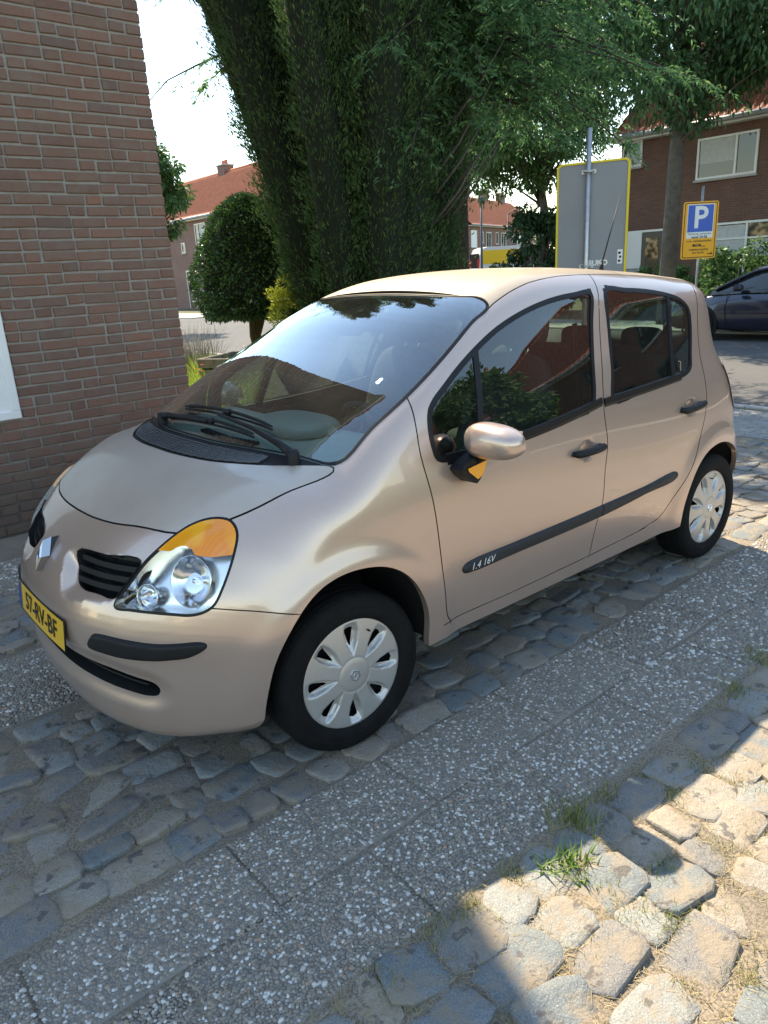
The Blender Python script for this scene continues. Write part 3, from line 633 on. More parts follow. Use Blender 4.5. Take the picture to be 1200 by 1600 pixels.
class HM:
    """half-body mesh that can be cut along level sets"""
    def __init__(s, V, Nn, F4): s.V = V; s.N = Nn; s.F = [tuple(f) for f in F4]
    def arr(s):
        A = np.full((len(s.F), 8), -1, np.int64)
        for k in range(3, 9):
            idx = [i for i, f in enumerate(s.F) if len(f) == k]
            if idx: A[np.array(idx), :k] = np.array([s.F[i] for i in idx])
        A2 = A.copy(); A2[A2 < 0] = np.repeat(A[:, :1], 8, 1)[A2 < 0]
        return A2
    def cut(s, fn, mask):
        """fn(V)->signed values; mask(C)->bool for face centres"""
        A = s.arr(); Cn = s.V[A].mean(1); mk = mask(Cn)
        use = np.unique(A[mk]); val = np.full(len(s.V), np.nan); val[use] = fn(s.V[use])
        val[np.abs(val) < 1e-5] = 1e-5
        sg = np.where(np.isnan(val), 0, np.sign(val))[A]
        cross = mk & (sg.min(1) < 0) & (sg.max(1) > 0)
        newV = []; newN = []; cache = {}; nb = len(s.V); out = []
        hit = np.nonzero(cross)[0]; hs = set(hit.tolist())
        for i, f in enumerate(s.F):
            if i not in hs: out.append(f); continue
            pos = []; neg = []; m_ = len(f)
            for k in range(m_):
                a, b = f[k], f[(k+1) % m_]; va, vb = val[a], val[b]
                (pos if va > 0 else neg).append(a)
                if (va > 0) != (vb > 0):
                    key = (min(a, b), max(a, b))
                    if key not in cache:
                        t = va/(va-vb); cache[key] = nb+len(newV)
                        newV.append(s.V[a]*(1-t)+s.V[b]*t); nn = s.N[a]*(1-t)+s.N[b]*t; newN.append(nn/(np.linalg.norm(nn)+1e-12))
                    pos.append(cache[key]); neg.append(cache[key])
            for g in (pos, neg):
                if len(g) >= 3:
                    while len(g) > 7: out.append((g[0], g[1], g[2])); g = [g[0]]+g[2:]
                    out.append(tuple(g))
        s.F = out
        if newV: s.V = np.concatenate([s.V, np.array(newV)]); s.N = np.concatenate([s.N, np.array(newN)])
def P_s(V): return V[:, [0, 2]]
def P_t(V): return V[:, [0, 1]]
def P_f(V): return V[:, [1, 2]]
def P_d(V): return np.stack([V@E1, V@E2], 1)
SDF = dict(
 HL=lambda V: sdpoly(P_d(V), OUTS['HL']), AMB=lambda V: sdpoly(P_d(V), OUTS['AMB']), GR=lambda V: sdpoly(P_d(V), OUTS['GR']), GREC=lambda V: sdpoly(P_d(V), OUTS['GREC']),
 STRIP=lambda V: sdpoly(P_d(V), OUTS['STRIP']), FW=lambda V: sdpoly(P_s(V), OUTS['FW']), RW=lambda V: sdpoly(P_s(V), OUTS['RW']),
 MOULD=lambda V: sdpoly(P_s(V), OUTS['MOULD']), HOOD=lambda V: sdpoly(P_t(V), OUTS['HOOD']), WS=lambda V: sdpoly(P_t(V), OUTS['WS']),
 A=lambda V: sdpoly(P_s(V), HP_A), B=lambda V: sdpoly(P_s(V), HP_B), C=lambda V: sdpoly(P_s(V), HP_C),
 SEAM=lambda V: V[:, 1]-np.interp(V[:, 0], *SEAM), AF=lambda V: sdpoly(P_s(V), ARCHF), AR=lambda V: sdpoly(P_s(V), ARCHR),
 TAIL=lambda V: sdpoly(P_s(V), TAILL), RG=lambda V: sdpoly(P_f(V), RGLASS), INT=lambda V: sdpoly(P_f(V), INTAKE),
 BUMP=lambda V: V[:, 2]-np.interp(V[:, 0], [0, .234, .35, .451, .6], [.62, .63, .661, .682, .69]),
 DBOT=lambda V: V[:, 2]-np.interp(V[:, 0], [-2.2, -1.834, -1.34, -.8, -.43], [.367, .362, .352, .349, .355]),
 SILL=lambda V: V[:, 2]-np.interp(V[:, 0], [-3, -2.3, -1.9, -.3, .2, .4, .9], [.30, .285, .285, .292, .25, .218, .225]),
)
MASK = dict(
 HL=lambda c: (c[:, 0] > .2) & (c[:, 1] > .25) & (c[:, 2] > .5), GR=lambda c: (c[:, 0] > .45) & (c[:, 2] > .5), GREC=lambda c: (c[:, 0] > .45) & (c[:, 2] > .5), STRIP=lambda c: (c[:, 0] > .3) & (c[:, 1] > .2) & (c[:, 2] > .4),
 FW=lambda c: (c[:, 1] > .5) & (c[:, 2] > .9), RW=lambda c: (c[:, 1] > .5) & (c[:, 2] > .9), MOULD=lambda c: (c[:, 1] > .6),
 HOOD=lambda c: (c[:, 0] > -.06) & (c[:, 2] > .82) & (c[:, 1] < .76), WS=lambda c: (c[:, 0] > -1.0) & (c[:, 0] < .3) & (c[:, 2] > .95),
 A=lambda c: (c[:, 1] > .55) & (c[:, 2] > .34) & (c[:, 2] < 1.27), B=lambda c: (c[:, 1] > .5) & (c[:, 2] > .34), C=lambda c: (c[:, 1] > .5) & (c[:, 2] > .34) & (c[:, 0] < -1.75),
 SEAM=lambda c: (c[:, 2] > 1.38) & (c[:, 0] < -.9), AF=lambda c: c[:, 1] > .4, AR=lambda c: c[:, 1] > .4, TAIL=lambda c: (c[:, 0] < -2.5) & (c[:, 1] > .4),
 RG=lambda c: (c[:, 0] < -2.55), INT=lambda c: (c[:, 0] > .45), BUMP=lambda c: (c[:, 0] > .18) & (c[:, 0] < .5) & (c[:, 1] > .65),
 DBOT=lambda c: (c[:, 1] > .5) & (c[:, 0] > -1.80) & (c[:, 0] < -.40), SILL=lambda c: (c[:, 2] < .5),
)
def smst(x): x = np.clip(x, 0, 1); return x*x*(3-2*x)
def build_half():
    poly = catmull(PROF, 24); seg = np.linalg.norm(np.roll(poly, -1, 0)-poly, axis=1)
    wgt = seg*np.where(poly[:, 0] > .25, 1.7, 1.0); cum = np.concatenate([[0], np.cumsum(wgt)])
    ns, ntt = 430, 104
    u = np.linspace(0, cum[-1], ns, endpoint=False); cp = np.concatenate([poly, poly[:1]])
    Ps = np.stack([np.interp(u, cum, cp[:, 0]), np.interp(u, cum, cp[:, 1])], 1)
    Ox = -2.25+(Ps[:, 0]+2.94)/(.78+2.94)*(2.25+.12); O = np.stack([Ox, np.full(ns, .60)], 1)
    D2 = Ps-O; D2 /= np.linalg.norm(D2, axis=1)[:, None]
    th = np.linspace(0, math.pi/2, ntt)
    Dr = np.stack([np.cos(th)[None]*D2[:, :1], np.broadcast_to(np.sin(th), (ns, ntt)), np.cos(th)[None]*D2[:, 1:]], -1).reshape(-1, 3)
    Og = np.repeat(np.stack([O[:, 0], np.zeros(ns), O[:, 1]], 1), ntt, 0)
    lo = np.zeros(len(Dr)); hi = np.full(len(Dr), 1.6); flo = BODY.F(Og); fhi = BODY.F(Og+Dr*1.6); side = np.zeros(len(Dr))
    for it in range(11):                      # Illinois
        t = (lo*fhi-hi*flo)/(fhi-flo); f = BODY.F(Og+Dr*t[:, None]); neg = f < 0
        fhi = np.where(neg & (side == -1), fhi*.5, fhi); flo = np.where(~neg & (side == 1), flo*.5, flo)
        lo = np.where(neg, t, lo); flo = np.where(neg, f, flo); hi = np.where(neg, hi, t); fhi = np.where(neg, fhi, f); side = np.where(neg, -1, 1)
    V = Og+Dr*t[:, None]; G = grad(V)
    # pressed-in features
    off = np.zeros(len(V)); fr = V[:, 0] > .4
    q = sdpoly(P_d(V[fr]), OUTS['GREC']); off[fr] -= .030*np.clip(-q/.05, 0, 1)*smst((V[fr][:, 2]-.5)/.1)*smst((V[fr][:, 1]-.02)/.06)
    q = sdpoly(P_f(V[fr]), INTAKE); off[fr] -= .016*smst(1-q/.055)
    sdm = V[:, 1] > .6
    for hx, hz in HANDLE:
        r = np.hypot((V[sdm][:, 0]-hx)/.062, (V[sdm][:, 2]-hz)/.046); off[sdm] -= .020*smst((1-r)*1.6)
    V = V+G*off[:, None]
    idx = np.arange(ns*ntt).reshape(ns, ntt)
    a, b = idx, np.roll(idx, -1, 0)
    F4 = np.stack([a[:, :-1], b[:, :-1], b[:, 1:], a[:, 1:]], -1).reshape(-1, 4)
    # vertex normals from the pressed mesh
    nf = np.cross(V[F4[:, 2]]-V[F4[:, 0]], V[F4[:, 3]]-V[F4[:, 1]])
    if (nf*G[F4[:, 0]]).sum() < 0: F4 = F4[:, ::-1]; nf = -nf
    VN = np.zeros_like(V)
    for k in range(4): np.add.at(VN, F4[:, k], nf)
    pole = idx[:, -1]; VN[pole] = G[pole]; cen = idx[:, 0]; VN[cen, 1] = 0
    VN /= np.linalg.norm(VN, axis=1)[:, None]+1e-12
    flat = np.abs(off) < 1e-6; VN[flat] = G[flat]; VN[cen, 1] = 0
    return HM(V, VN, F4)
H = build_half()
for nm, offs in [('FW', (0, -.02)), ('RW', (0, -.02)), ('WS', (.005, -.001, -.006)), ('HOOD', (.0025, -.0025)), ('HL', (.004, -.004)), ('GREC', (0,)), ('GR', (0,)), ('STRIP', (0, -.007)), ('MOULD', (0, -.008)),
                 ('A', (.0025, -.0025)), ('B', (.0025, -.0025)), ('C', (.0025, -.0025)), ('SEAM', (.002, -.002)), ('BUMP', (.002, -.002)), ('DBOT', (.002, -.002)), ('SILL', (0,)),
                 ('AF', (0,)), ('AR', (0,)), ('TAIL', (0,)), ('RG', (0,)), ('INT', (0,))]:
    for o_ in offs:
        H.cut(lambda V, nm=nm, o_=o_: SDF[nm](V)-o_, MASK[nm])
AMBs = lambda V: sdpoly(P_d(V), OUTS['AMB'])
H.cut(AMBs, lambda c: MASK['HL'](c) & (SDF['HL'](c) < 0))
# --- name every face
A_ = H.arr(); CEN = H.V[A_].mean(1)
def sd(nm):
    r = np.full(len(CEN), 9.0); k = MASK[nm](CEN); r[k] = SDF[nm](CEN[k]); return r
S = {k: sd(k) for k in SDF if k != 'AMB'}
x, y, z = CEN.T
lab = np.array(['rear_quarter']*len(CEN), dtype=object)
sideA = S['A']; sideB = S['B']; sideC = S['C']      # negative = in front of the line
front_of_A = np.where(MASK['A'](CEN), sideA < 0, x > -.36)
lab[(x < -2.6) & (y < .62) & (z > .6)] = 'tailgate'
lab[(x < -2.5) & (z <= .6)] = 'rear_bumper'
dz = (z > np.interp(x, [-2.2, -1.834, -1.34, -.8, -.43], [.367, .362, .352, .349, .355]))
rear_door = (y > .4) & dz & (sideB > 0) & (S['C'] < 0) & (x < -1.2) & (z > .34)
rear_door |= (y > .4) & dz & (x < -1.3) & (x > -1.78) & (sideB > 0) & (z > .34) & (z < 1.6)
front_door = (y > .4) & dz & (~front_of_A) & (sideB < 0) & (x < -.33) & (z > .34)
lab[rear_door] = 'rear_door'; lab[front_door] = 'front_door'
lab[(x > -.46) & front_of_A & (y > .0) & (z > .3)] = 'fender'
lab[(z <= .36) & (x < .3) & (x > -2.3) & ~rear_door & ~front_door & (z > .2)] = 'sill'
lab[(x > .2) & (z < np.interp(x, [0, .234, .35, .451, .6], [.62, .63, .661, .682, .69]))] = 'bumper'
lab[(x > .3) & (S['HOOD'] > 0) & (y < .56) & (z > .3)] = 'bumper'
lab[(S['HOOD'] < 0)] = 'bonnet'
roof = (z > 1.38) & (S['SEAM'] < 0) & (x < -.85) & (x > -2.64); lab[roof] = 'roof'
cowl = (x > -.05) & (x < .3) & (z > 1.0) & (S['HOOD'] > 0) & (S['WS'] > 0) & (y < .70); lab[cowl] = 'cowl'
lab[S['WS'] < .005] = 'ws_seal'; lab[S['WS'] < -.001] = 'ws_edge'; lab[S['WS'] < -.006] = 'windscreen'
gap = np.zeros(len(CEN), bool)
for k, w in [('A', .0025), ('B', .0025), ('C', .0025), ('DBOT', .002), ('BUMP', .002), ('SEAM', .002), ('HOOD', .0025)]: gap |= np.abs(S[k]) < w
gap &= (S['WS'] > .006)
gap &= ~((S['SEAM'] < -.002) & roof)
lab[gap] = 'gap'
lab[(S['MOULD'] < 0)] = 'moulding'
lab[(np.abs(S['B']) < .0025) & (S['MOULD'] < 0)] = 'gap'
lab[S['FW'] < 0] = 'fw_rubber'; lab[S['FW'] < -.02] = 'front_glass'
lab[S['RW'] < 0] = 'rw_rubber'; lab[S['RW'] < -.02] = 'rear_glass'
lab[S['GR'] < 0] = 'grille_hole'; lab[S['INT'] < 0] = 'intake_hole'
lab[S['STRIP'] < 0] = 'bumper_strip'
lab[S['HL'] < .004] = 'hl_rim'
hlm = S['HL'] < -.004; amb = np.zeros(len(CEN), bool); amb[hlm] = AMBs(CEN[hlm]) < 0
lab[hlm] = 'hl_clear'; lab[hlm & amb] = 'hl_amber'
lab[S['SILL'] < 0] = 'under'
lab[(S['TAIL'] < 0)] = 'tail_light'
lab[(S['RG'] < 0) & (lab == 'tailgate')] = 'rear_window'
lab[(S['AF'] < 0) | (S['AR'] < 0)] = 'hole'
REG = {k: np.nonzero(lab == k)[0] for k in set(lab.tolist())}
def components(ids):
    par = {}
    def find(a):
        while par.setdefault(a, a) != a: par[a] = par[par[a]]; a = par[a]
        return a
    for i in ids:
        f = H.F[i]
        for b in f[1:]: par[find(b)] = find(f[0])
    out = {}
    for i in ids: out.setdefault(find(H.F[i][0]), []).append(i)
    return [np.array(v) for v in sorted(out.values(), key=len, reverse=True)]
cq = components(REG['rear_quarter']); REG['rear_quarter'] = cq[0]
if len(cq) > 1: REG['quarter_valance'] = cq[1]
def panel(name, regs, m_, parent, off=None, mirror=None, flip=False, thick=0.0):
    """build a panel from named regions. mirror: None = left only, 'both' = one mesh over both sides, 'right' = mirrored copy"""
    ids = np.concatenate([REG[r] for r in regs if r in REG]); F = [H.F[i] for i in ids]
    used = np.unique(np.concatenate([np.array(f) for f in F])); mp = {int(u): i for i, u in enumerate(used)}
    V = H.V[used].copy(); Nn = H.N[used].copy()
    if off is not None:
        d = off(V) if callable(off) else np.full(len(V), off); V = V+Nn*d[:, None]
        if callable(off):
            pass
    F = [tuple(mp[i] for i in f) for f in F]
    if thick:
        ed = {}
        for f in F:
            for k in range(len(f)):
                a, b = f[k], f[(k+1) % len(f)]; ed[(a, b)] = 1
        bd = [(a, b) for (a, b) in ed if (b, a) not in ed]
        bd = [(a, b) for (a, b) in bd if not (abs(V[a, 1]) < 1e-4 and abs(V[b, 1]) < 1e-4)]
        n0 = len(V); vs = sorted({i for e in bd for i in e}); m2 = {v: n0+i for i, v in enumerate(vs)}
        V = np.concatenate([V, V[vs]-Nn[vs]*thick]); Nn = np.concatenate([Nn, Nn[vs]])
        F += [(b, a, m2[a], m2[b]) for a, b in bd]; nstrip = len(bd)
    else: nstrip = 0
    nmain = len(F)-nstrip
    Fs = [(F, V, Nn)]
    if mirror in ('both', 'right'):
        Vm = V*np.array([1, -1, 1]); Nm = Nn*np.array([1, -1, 1]); Fm = [f[::-1] for f in F]
        Fs = [(Fm, Vm, Nm)] if mirror == 'right' else [(F, V, Nn), (Fm, Vm, Nm)]
    allV = []; allN = []; allF = []; b0 = 0
    for (f_, v_, n_) in Fs:
        allF += [tuple(i+b0 for i in f) for f in f_]; allV.append(v_); allN.append(n_); b0 += len(v_)
    allV = np.concatenate(allV); allN = np.concatenate(allN)
    me = bpy.data.meshes.new(name); me.from_pydata(allV.tolist(), [], allF)
    me.polygons.foreach_set('use_smooth', np.ones(len(allF), bool)); me.update()
    if not callable(off) and not thick:
        me.normals_split_custom_set_from_vertices(allN.tolist())
    elif thick:
        ln = np.empty((len(me.loops), 3)); vi = np.empty(len(me.loops), np.int64); me.loops.foreach_get('vertex_index', vi); ln[:] = allN[vi]
        fl = np.empty(len(me.polygons)*3); me.polygons.foreach_get('normal', fl); fl = fl.reshape(-1, 3)
        ls = np.empty(len(me.polygons), np.int64); lt = np.empty(len(me.polygons), np.int64); me.polygons.foreach_get('loop_start', ls); me.polygons.foreach_get('loop_total', lt)
        per = len(F); 
        for g_ in range(len(Fs)):
            for k in range(nmain+g_*per, per+g_*per): ln[ls[k]:ls[k]+lt[k]] = fl[k]
        me.normals_split_custom_set(ln.tolist())
    return link(name, me, m_, parent)
# ------------------------------------------------------------------ car materials
def paint_mat(name, base=(.60, .44, .36), metal=.6, rough=.30):
    m_ = mat(name, base, rough, metal, coat=1.0, coat_rough=.02); g = N(m_); v = g.coord()
    fl = g.noise(v, 900, 2); lo = g.noise(v, 3.0, 5, .6)
    c = g.mix(.35, base, g.ramp(fl, [(.3, tuple(.72*b for b in base)), (.7, tuple(1.3*b for b in base))]))
    # road film: fine dust with uneven cover
    du = g.ramp(lo, [(.35, (.015,)*3), (.75, (.07,)*3)])
    spn = g.ramp(g.noise(v, 75, 3), [(.68, (0,)*3), (.76, (.35,)*3)])
    du2 = g.math('ADD', du, g.math('MULTIPLY', spn, .5), True)
    c = g.mix(du2, c, (.46, .38, .29)); g.color(c)
    g.l(g.math('ADD', .02, g.math('MULTIPLY', du2, .35)), g.b.inputs['Coat Roughness'])
    g.l(g.math('SUBTRACT', 1.0, g.math('MULTIPLY', du2, .9), True), g.b.inputs['Coat Weight'])
    return m_
PAINT = paint_mat('beige_metallic_paint')
DUSTY = paint_mat('beige_paint_dusty_roof')
g_ = N(DUSTY); v_ = g_.coord()
for l_ in list(DUSTY.node_tree.links):
    if l_.to_socket in (g_.b.inputs['Base Color'], g_.b.inputs['Coat Weight'], g_.b.inputs['Coat Roughness']): DUSTY.node_tree.links.remove(l_)
g_.color(g_.ramp(g_.noise(v_, 2.2, 6, .6), [(.3, (.40, .31, .225)), (.72, (.50, .405, .30))])); g_.b.inputs['Coat Weight'].default_value = .55
g_.b.inputs['Coat Roughness'].default_value = .16; g_.b.inputs['Metallic'].default_value = .2; g_.b.inputs['Roughness'].default_value = .5
HOODP = paint_mat('beige_paint_dusty_bonnet'); g_ = N(HOODP); v_ = g_.coord()
for l_ in list(HOODP.node_tree.links):
    if l_.to_socket in (g_.b.inputs['Base Color'], g_.b.inputs['Coat Weight'], g_.b.inputs['Coat Roughness']): HOODP.node_tree.links.remove(l_)
g_.color(g_.ramp(g_.noise(v_, 2.6, 6, .6), [(.3, (.43, .345, .285)), (.72, (.51, .425, .36))])); g_.b.inputs['Coat Weight'].default_value = .55; g_.b.inputs['Coat Roughness'].default_value = .12; g_.b.inputs['Metallic'].default_value = .3; g_.b.inputs['Roughness'].default_value = .48
BLACKP = noisy('textured_black_plastic', (.008, .008, .009), (.014, .014, .015), 12, .55, .25, 900, .0006, spec=.3)
RUBBER = noisy('window_rubber', (.005, .005, .006), (.009, .009, .010), 9, .45, 0, spec=.3)
COWLM = noisy('cowl_grille_grey', (.05, .052, .056), (.075, .078, .082), 10, .55, 0)
GREYP = noisy('grey_plastic', (.020, .021, .023), (.032, .033, .035), 10, .55, .2, 700, .0006, spec=.35)
DARK = mat('dark_cavity', (.006, .006, .006), .9)
CHROME = mat('chrome', (.85, .86, .88), .07, 1.0)
REFL = mat('lamp_reflector', (.88, .89, .91), .16, 1.0)
REFL2 = mat('lamp_housing_silver', (.96, .97, .98), .22, 1.0)
SILVER = noisy('silver_wheel_cover', (.52, .50, .47), (.60, .58, .55), 5, .36, 0, metal=.55)
GL_WS = glass('windscreen_glass', (.84, .93, .88), 1.52, 2.15, .02)
GL_SIDE = glass('side_glass', (.55, .68, .62), 1.52, 2.0, .012)
LENS = glass('clear_lens', (.97, .98, .98), 1.5, 1.3, .02)
AMBER = mat('amber_lens', (.95, .30, .0), .25, 0, coat=.7, coat_rough=.03)
g_ = N(AMBER); v_ = g_.coord('Object', (1, 1, 1)); w_ = g_.n('TexWave'); w_.inputs['Scale'].default_value = 34; w_.bands_direction = 'Y'; g_.l(v_, w_.inputs[0])
g_.color(g_.mix(g_.ramp(w_.outputs[1], [(.4, (0,)*3), (.6, (.3,)*3)]), g_.ramp(g_.noise(v_, 9, 1), [(.4, (.90, .24, .003)), (.6, (.98, .40, .015))]), (1.0, .33, .005))); g_.bump(w_.outputs[1], .25, .002)
AMBER.node_tree.nodes['Principled BSDF'].inputs['Transmission Weight'].default_value = .0
AMBGL = glass('amber_lens_glass', (1.0, .52, .03), 1.5, 1.2)
RED = mat('red_lens', (.55, .015, .012), .08, 0, coat=1.0, coat_rough=.02)
TYRE = noisy('tyre_rubber', (.006, .006, .006), (.012, .0115, .011), 14, .8, .3, 220, .0015, spec=.2)
INTER = noisy('interior_plastic', (.040, .047, .045), (.055, .062, .059), 30, .55, .2, 400, .001)
DASHM = noisy('dashboard_plastic', (.38, .46, .40), (.44, .52, .46), 30, .55, .2, 500, .001)
SEATM = noisy('seat_fabric', (.035, .037, .042), (.06, .062, .068), 60, .9, .3, 500, .002)
HEADL = noisy('roof_lining', (.30, .29, .27), (.36, .35, .33), 20, .95, 0)
PLATE = mat('yellow_plate', (.86, .48, .02), .35, 0, coat=.4)
PLTXT = mat('plate_black', (.015, .015, .015), .5)
BLUE = mat('plate_blue', (.02, .06, .30), .4)
WHITE = mat('white_print', (.75, .76, .76), .5)
REG['under_nose'] = REG['under'][(CEN[REG['under']][:, 0] > .3) | (CEN[REG['under']][:, 0] < -2.85)]
car = empty('parked_car', (0, 0, 0))
tag(car, 'beige five-door hatchback with amber indicators and yellow number plate parked on the cobbled driveway', 'car')
for nm, regs, m_, mir in [('bonnet', ['bonnet'], HOODP, 'both'), ('bumper', ['bumper'], PAINT, 'both'), ('roof', ['roof'], DUSTY, 'both'), ('tailgate', ['tailgate'], PAINT, 'both'), ('rear_bumper', ['rear_bumper'], PAINT, 'both'),
                          ('underbody', ['under_nose'], DARK, 'both'), ('panel_gaps', ['gap'], DARK, 'both')]:
    o = panel(nm, regs, m_, car, mirror=mir, off=(-.004 if nm == 'panel_gaps' else None), thick=0)
    if nm == 'bonnet': bonnet = o
    if nm == 'bumper': bumper = o
    if nm == 'tailgate': tailgate = o
doors = {}
for side in (None, 'right'):
    for nm, rg in [('fender', 'fender'), ('rear_quarter', 'rear_quarter'), ('sill', 'sill'), ('quarter_valance', 'quarter_valance')]:
        if rg in REG: panel(nm, [rg], PAINT, car, mirror=side)
    for nm, rg, gl, rb in [('front_door', 'front_door', 'front_glass', 'fw_rubber'), ('rear_door', 'rear_door', 'rear_glass', 'rw_rubber')]:
        d = panel(nm, [rg], PAINT, car, mirror=side); doors[(nm, side)] = d
        wg = panel('window_glass', [gl], GL_SIDE, d, off=-.003, mirror=side)
        ids_ = np.unique(np.concatenate([np.array(H.F[i]) for i in REG[gl]])); nn_ = H.N[ids_]; mn = nn_.mean(0); nn_ = .3*nn_+.7*mn; nn_ /= np.linalg.norm(nn_, axis=1)[:, None]     # nearly flat panes
        wg.data.normals_split_custom_set_from_vertices((nn_*np.array([1, -1 if side else 1, 1])).tolist())
        panel('window_rubber', [rb], RUBBER, d, off=.0015, mirror=side, thick=.012)
        panel('door_lining', [rg], INTER, d, off=-.035, mirror=side)
    panel('tail_light', ['tail_light'], RED, car, off=.006, mirror=side)
    for nm in ('moulding',):
        ids = REG[nm]
        def moff(V, nm=nm): return .013*smst(-SDF['MOULD'](V)/.009)
        # one moulding per door
        keep = REG['moulding']; cx = CEN[keep]
        for dn, cond in (('front_door', sideB[keep] < 0), ('rear_door', sideB[keep] > 0)):
            REG['_m'] = keep[cond]; panel('side_moulding', ['_m'], GREYP, doors[(dn, side)], off=moff, mirror=side)
ws_ = panel('windscreen', ['windscreen'], GL_WS, car, off=-.002, mirror='both')
def profile_normals(V, e=.006):
    G = np.stack([BODY.A(V+np.eye(3)[k]*e)-BODY.A(V-np.eye(3)[k]*e) for k in range(3)], 1); return G/(np.linalg.norm(G, axis=1)[:, None]+1e-12)
vv = np.empty(len(ws_.data.vertices)*3, np.float32); ws_.data.vertices.foreach_get('co', vv); ws_.data.normals_split_custom_set_from_vertices(profile_normals(vv.reshape(-1, 3).astype(float)).tolist())
panel('windscreen_frit', ['ws_edge'], RUBBER, car, off=-.002, mirror='both')
panel('windscreen_seal', ['ws_seal'], RUBBER, car, off=.001, mirror='both')
panel('rear_window', ['rear_window'], GL_SIDE, tailgate, off=-.002, mirror='both')
panel('roof_lining', ['roof'], HEADL, car, off=-.03, mirror='both')
panel('pillar_lining', ['rear_quarter'], INTER, car, off=-.03, mirror='both')
for side in (None, 'right'):
    panel('bumper_strip', ['bumper_strip'], BLACKP, bumper, off=lambda V: .014*smst(-SDF['STRIP'](V)/.008), mirror=side)
panel('intake_mesh', ['intake_hole'], DARK, bumper, off=-.085, mirror='both', thick=-.085)
for side in (None, 'right'): panel('grille_backing', ['grille_hole'], DARK, bumper, off=-.05, mirror=side, thick=-.055)
# cowl below the windscreen: black panel, ribbed grille
cw = panel('cowl', ['cowl'], BLACKP, car, off=-.004, mirror='both')
mb = MB()
for r_ in range(8):
    f_ = (r_+.5)/8; pts = []
    for yy in np.linspace(-.50, .50, 66):
        xf = np.interp(abs(yy), [0, .1, .2, .33, .435, .554, .655], [.267, .266, .255, .226, .178, .106, .03])-.012
        xb = np.interp(abs(yy), [0, .2, .38, .56, .716], [.125, .117, .085, .035, -.034])+.03
        xx = xf+(xb-xf)*f_+.003*math.sin(yy*150+r_*1.3)
        pts.append((xx, yy))
    zz = solve_z(pts); mb.tube([(p[0], p[1], q+.0005) for p, q in zip(pts, zz)], .0042, 5)
mb.build('cowl_slats', COWLM, cw)
# grille slats
for side in (1, -1):
    for k in range(4):
        zc = .722+.028*k
        ys = np.linspace(.10, .54, 26); P3 = np.stack([solve_x(np.stack([ys, np.full(26, zc)], 1)), ys, np.full(26, zc)], 1)
        ok = sdpoly(P_d(P3), OUTS['GR']) < .012; P3 = P3[ok]
        if len(P3) < 4: continue
        G3 = grad(P3); mb = MB(); V = []
        for p, g3 in zip(P3, G3):
            n2 = np.array([g3[0], g3[1], 0]); n2 /= np.linalg.norm(n2)
            for (dn, dz2) in ((-.030, .010), (-.026, -.008), (-.048, -.012), (-.052, .002)):
                q = p+n2*dn; V.append((q[0], q[1]*side, zc+dz2))
        n_ = len(P3); F = [(i*4+k2, i*4+(k2+1) % 4, (i+1)*4+(k2+1) % 4, (i+1)*4+k2) for i in range(n_-1) for k2 in range(4)]
        mb.add(V, F, False).build('grille_slat', BLACKP, bumper)
# bars in the lower intake
for fz in (.34, .68):
    ys = np.linspace(-.52, .52, 40); zl = np.interp(np.abs(ys), [0, .19, .338, .416, .52], [.42, .416, .41, .402, .388]); zu = np.interp(np.abs(ys), [0, .19, .416, .52], [.475, .472, .468, .447]); zc = zl+(zu-zl)*fz; xs_ = solve_x(np.stack([np.abs(ys), zc], 1))-.05
    MB().tube(np.stack([xs_, ys, zc], 1), .0045, 6).build('intake_bar', BLACKP, bumper)
# headlamps
for side in (None, 'right'):
    sg = 1 if side is None else -1
    bulge = lambda V: .001+.024*smst(-SDF['HL'](V)/.07)
    hl = panel('headlight', ['hl_clear'], LENS, car, off=bulge, mirror=side)
    panel('indicator_lens', ['hl_amber'], AMBER, hl, off=bulge, mirror=side)
    panel('lamp_rim', ['hl_rim'], RUBBER, hl, off=-.002, mirror=side)
    def bowl(V):
        s_ = -SDF['HL'](V); return -.012-.060*smst(s_/.09)
    panel('reflector', ['hl_clear', 'hl_amber'], REFL2, hl, off=-.078, mirror=side, thick=-.07)
    def lamp_at(p2, dep):
        # point behind the lens at corner-axis coordinates p2
        base = E1*p2[0]+E2*p2[1]; t = np.linspace(.2, 1.4, 400); f = BODY.F(base+AX*t[:, None]); k = np.nonzero(f < 0)[0][-1]
        p = base+AX*t[k]-AX*dep; return p*np.array([1, sg, 1])
    ax = AX*np.array([1, sg, 1]); ex = E1*np.array([1, sg, 1]); ey = E2*np.array([1, sg, 1])
    def bowl_lathe(name, c, prof, m_, n=28, sx=1.0, sy=1.0):
        V = []
        for r, h in prof:
            for k in range(n):
                a = 2*math.pi*k/n; V.append(c+ex*(r*sx*math.cos(a))+ey*(r*sy*math.sin(a))+ax*h)
        F = [(i*n+k, i*n+(k+1) % n, (i+1)*n+(k+1) % n, (i+1)*n+k) for i in range(len(prof)-1) for k in range(n)]
        return MB().add(V, F, True).build(name, m_, hl)
    c1 = lamp_at((.270, .468), .060); bowl_lathe('main_reflector', c1, [(.004, -.028), (.03, -.022), (.055, -.004), (.078, .024), (.082, .025), (.084, .012)], REFL, n=40, sx=.86, sy=1.0)
    bowl_lathe('bulb', c1, [(.001, .012), (.008, .010), (.010, 0), (.009, -.03)], CHROME)
    c2 = lamp_at((.135, .412), .045); bowl_lathe('side_reflector', c2, [(.003, -.025), (.018, -.02), (.031, -.004), (.036, .012), (.039, .013), (.040, .004)], REFL)
    bowl_lathe('bulb', c2, [(.001, .006), (.006, .004), (.007, -.02)], CHROME)
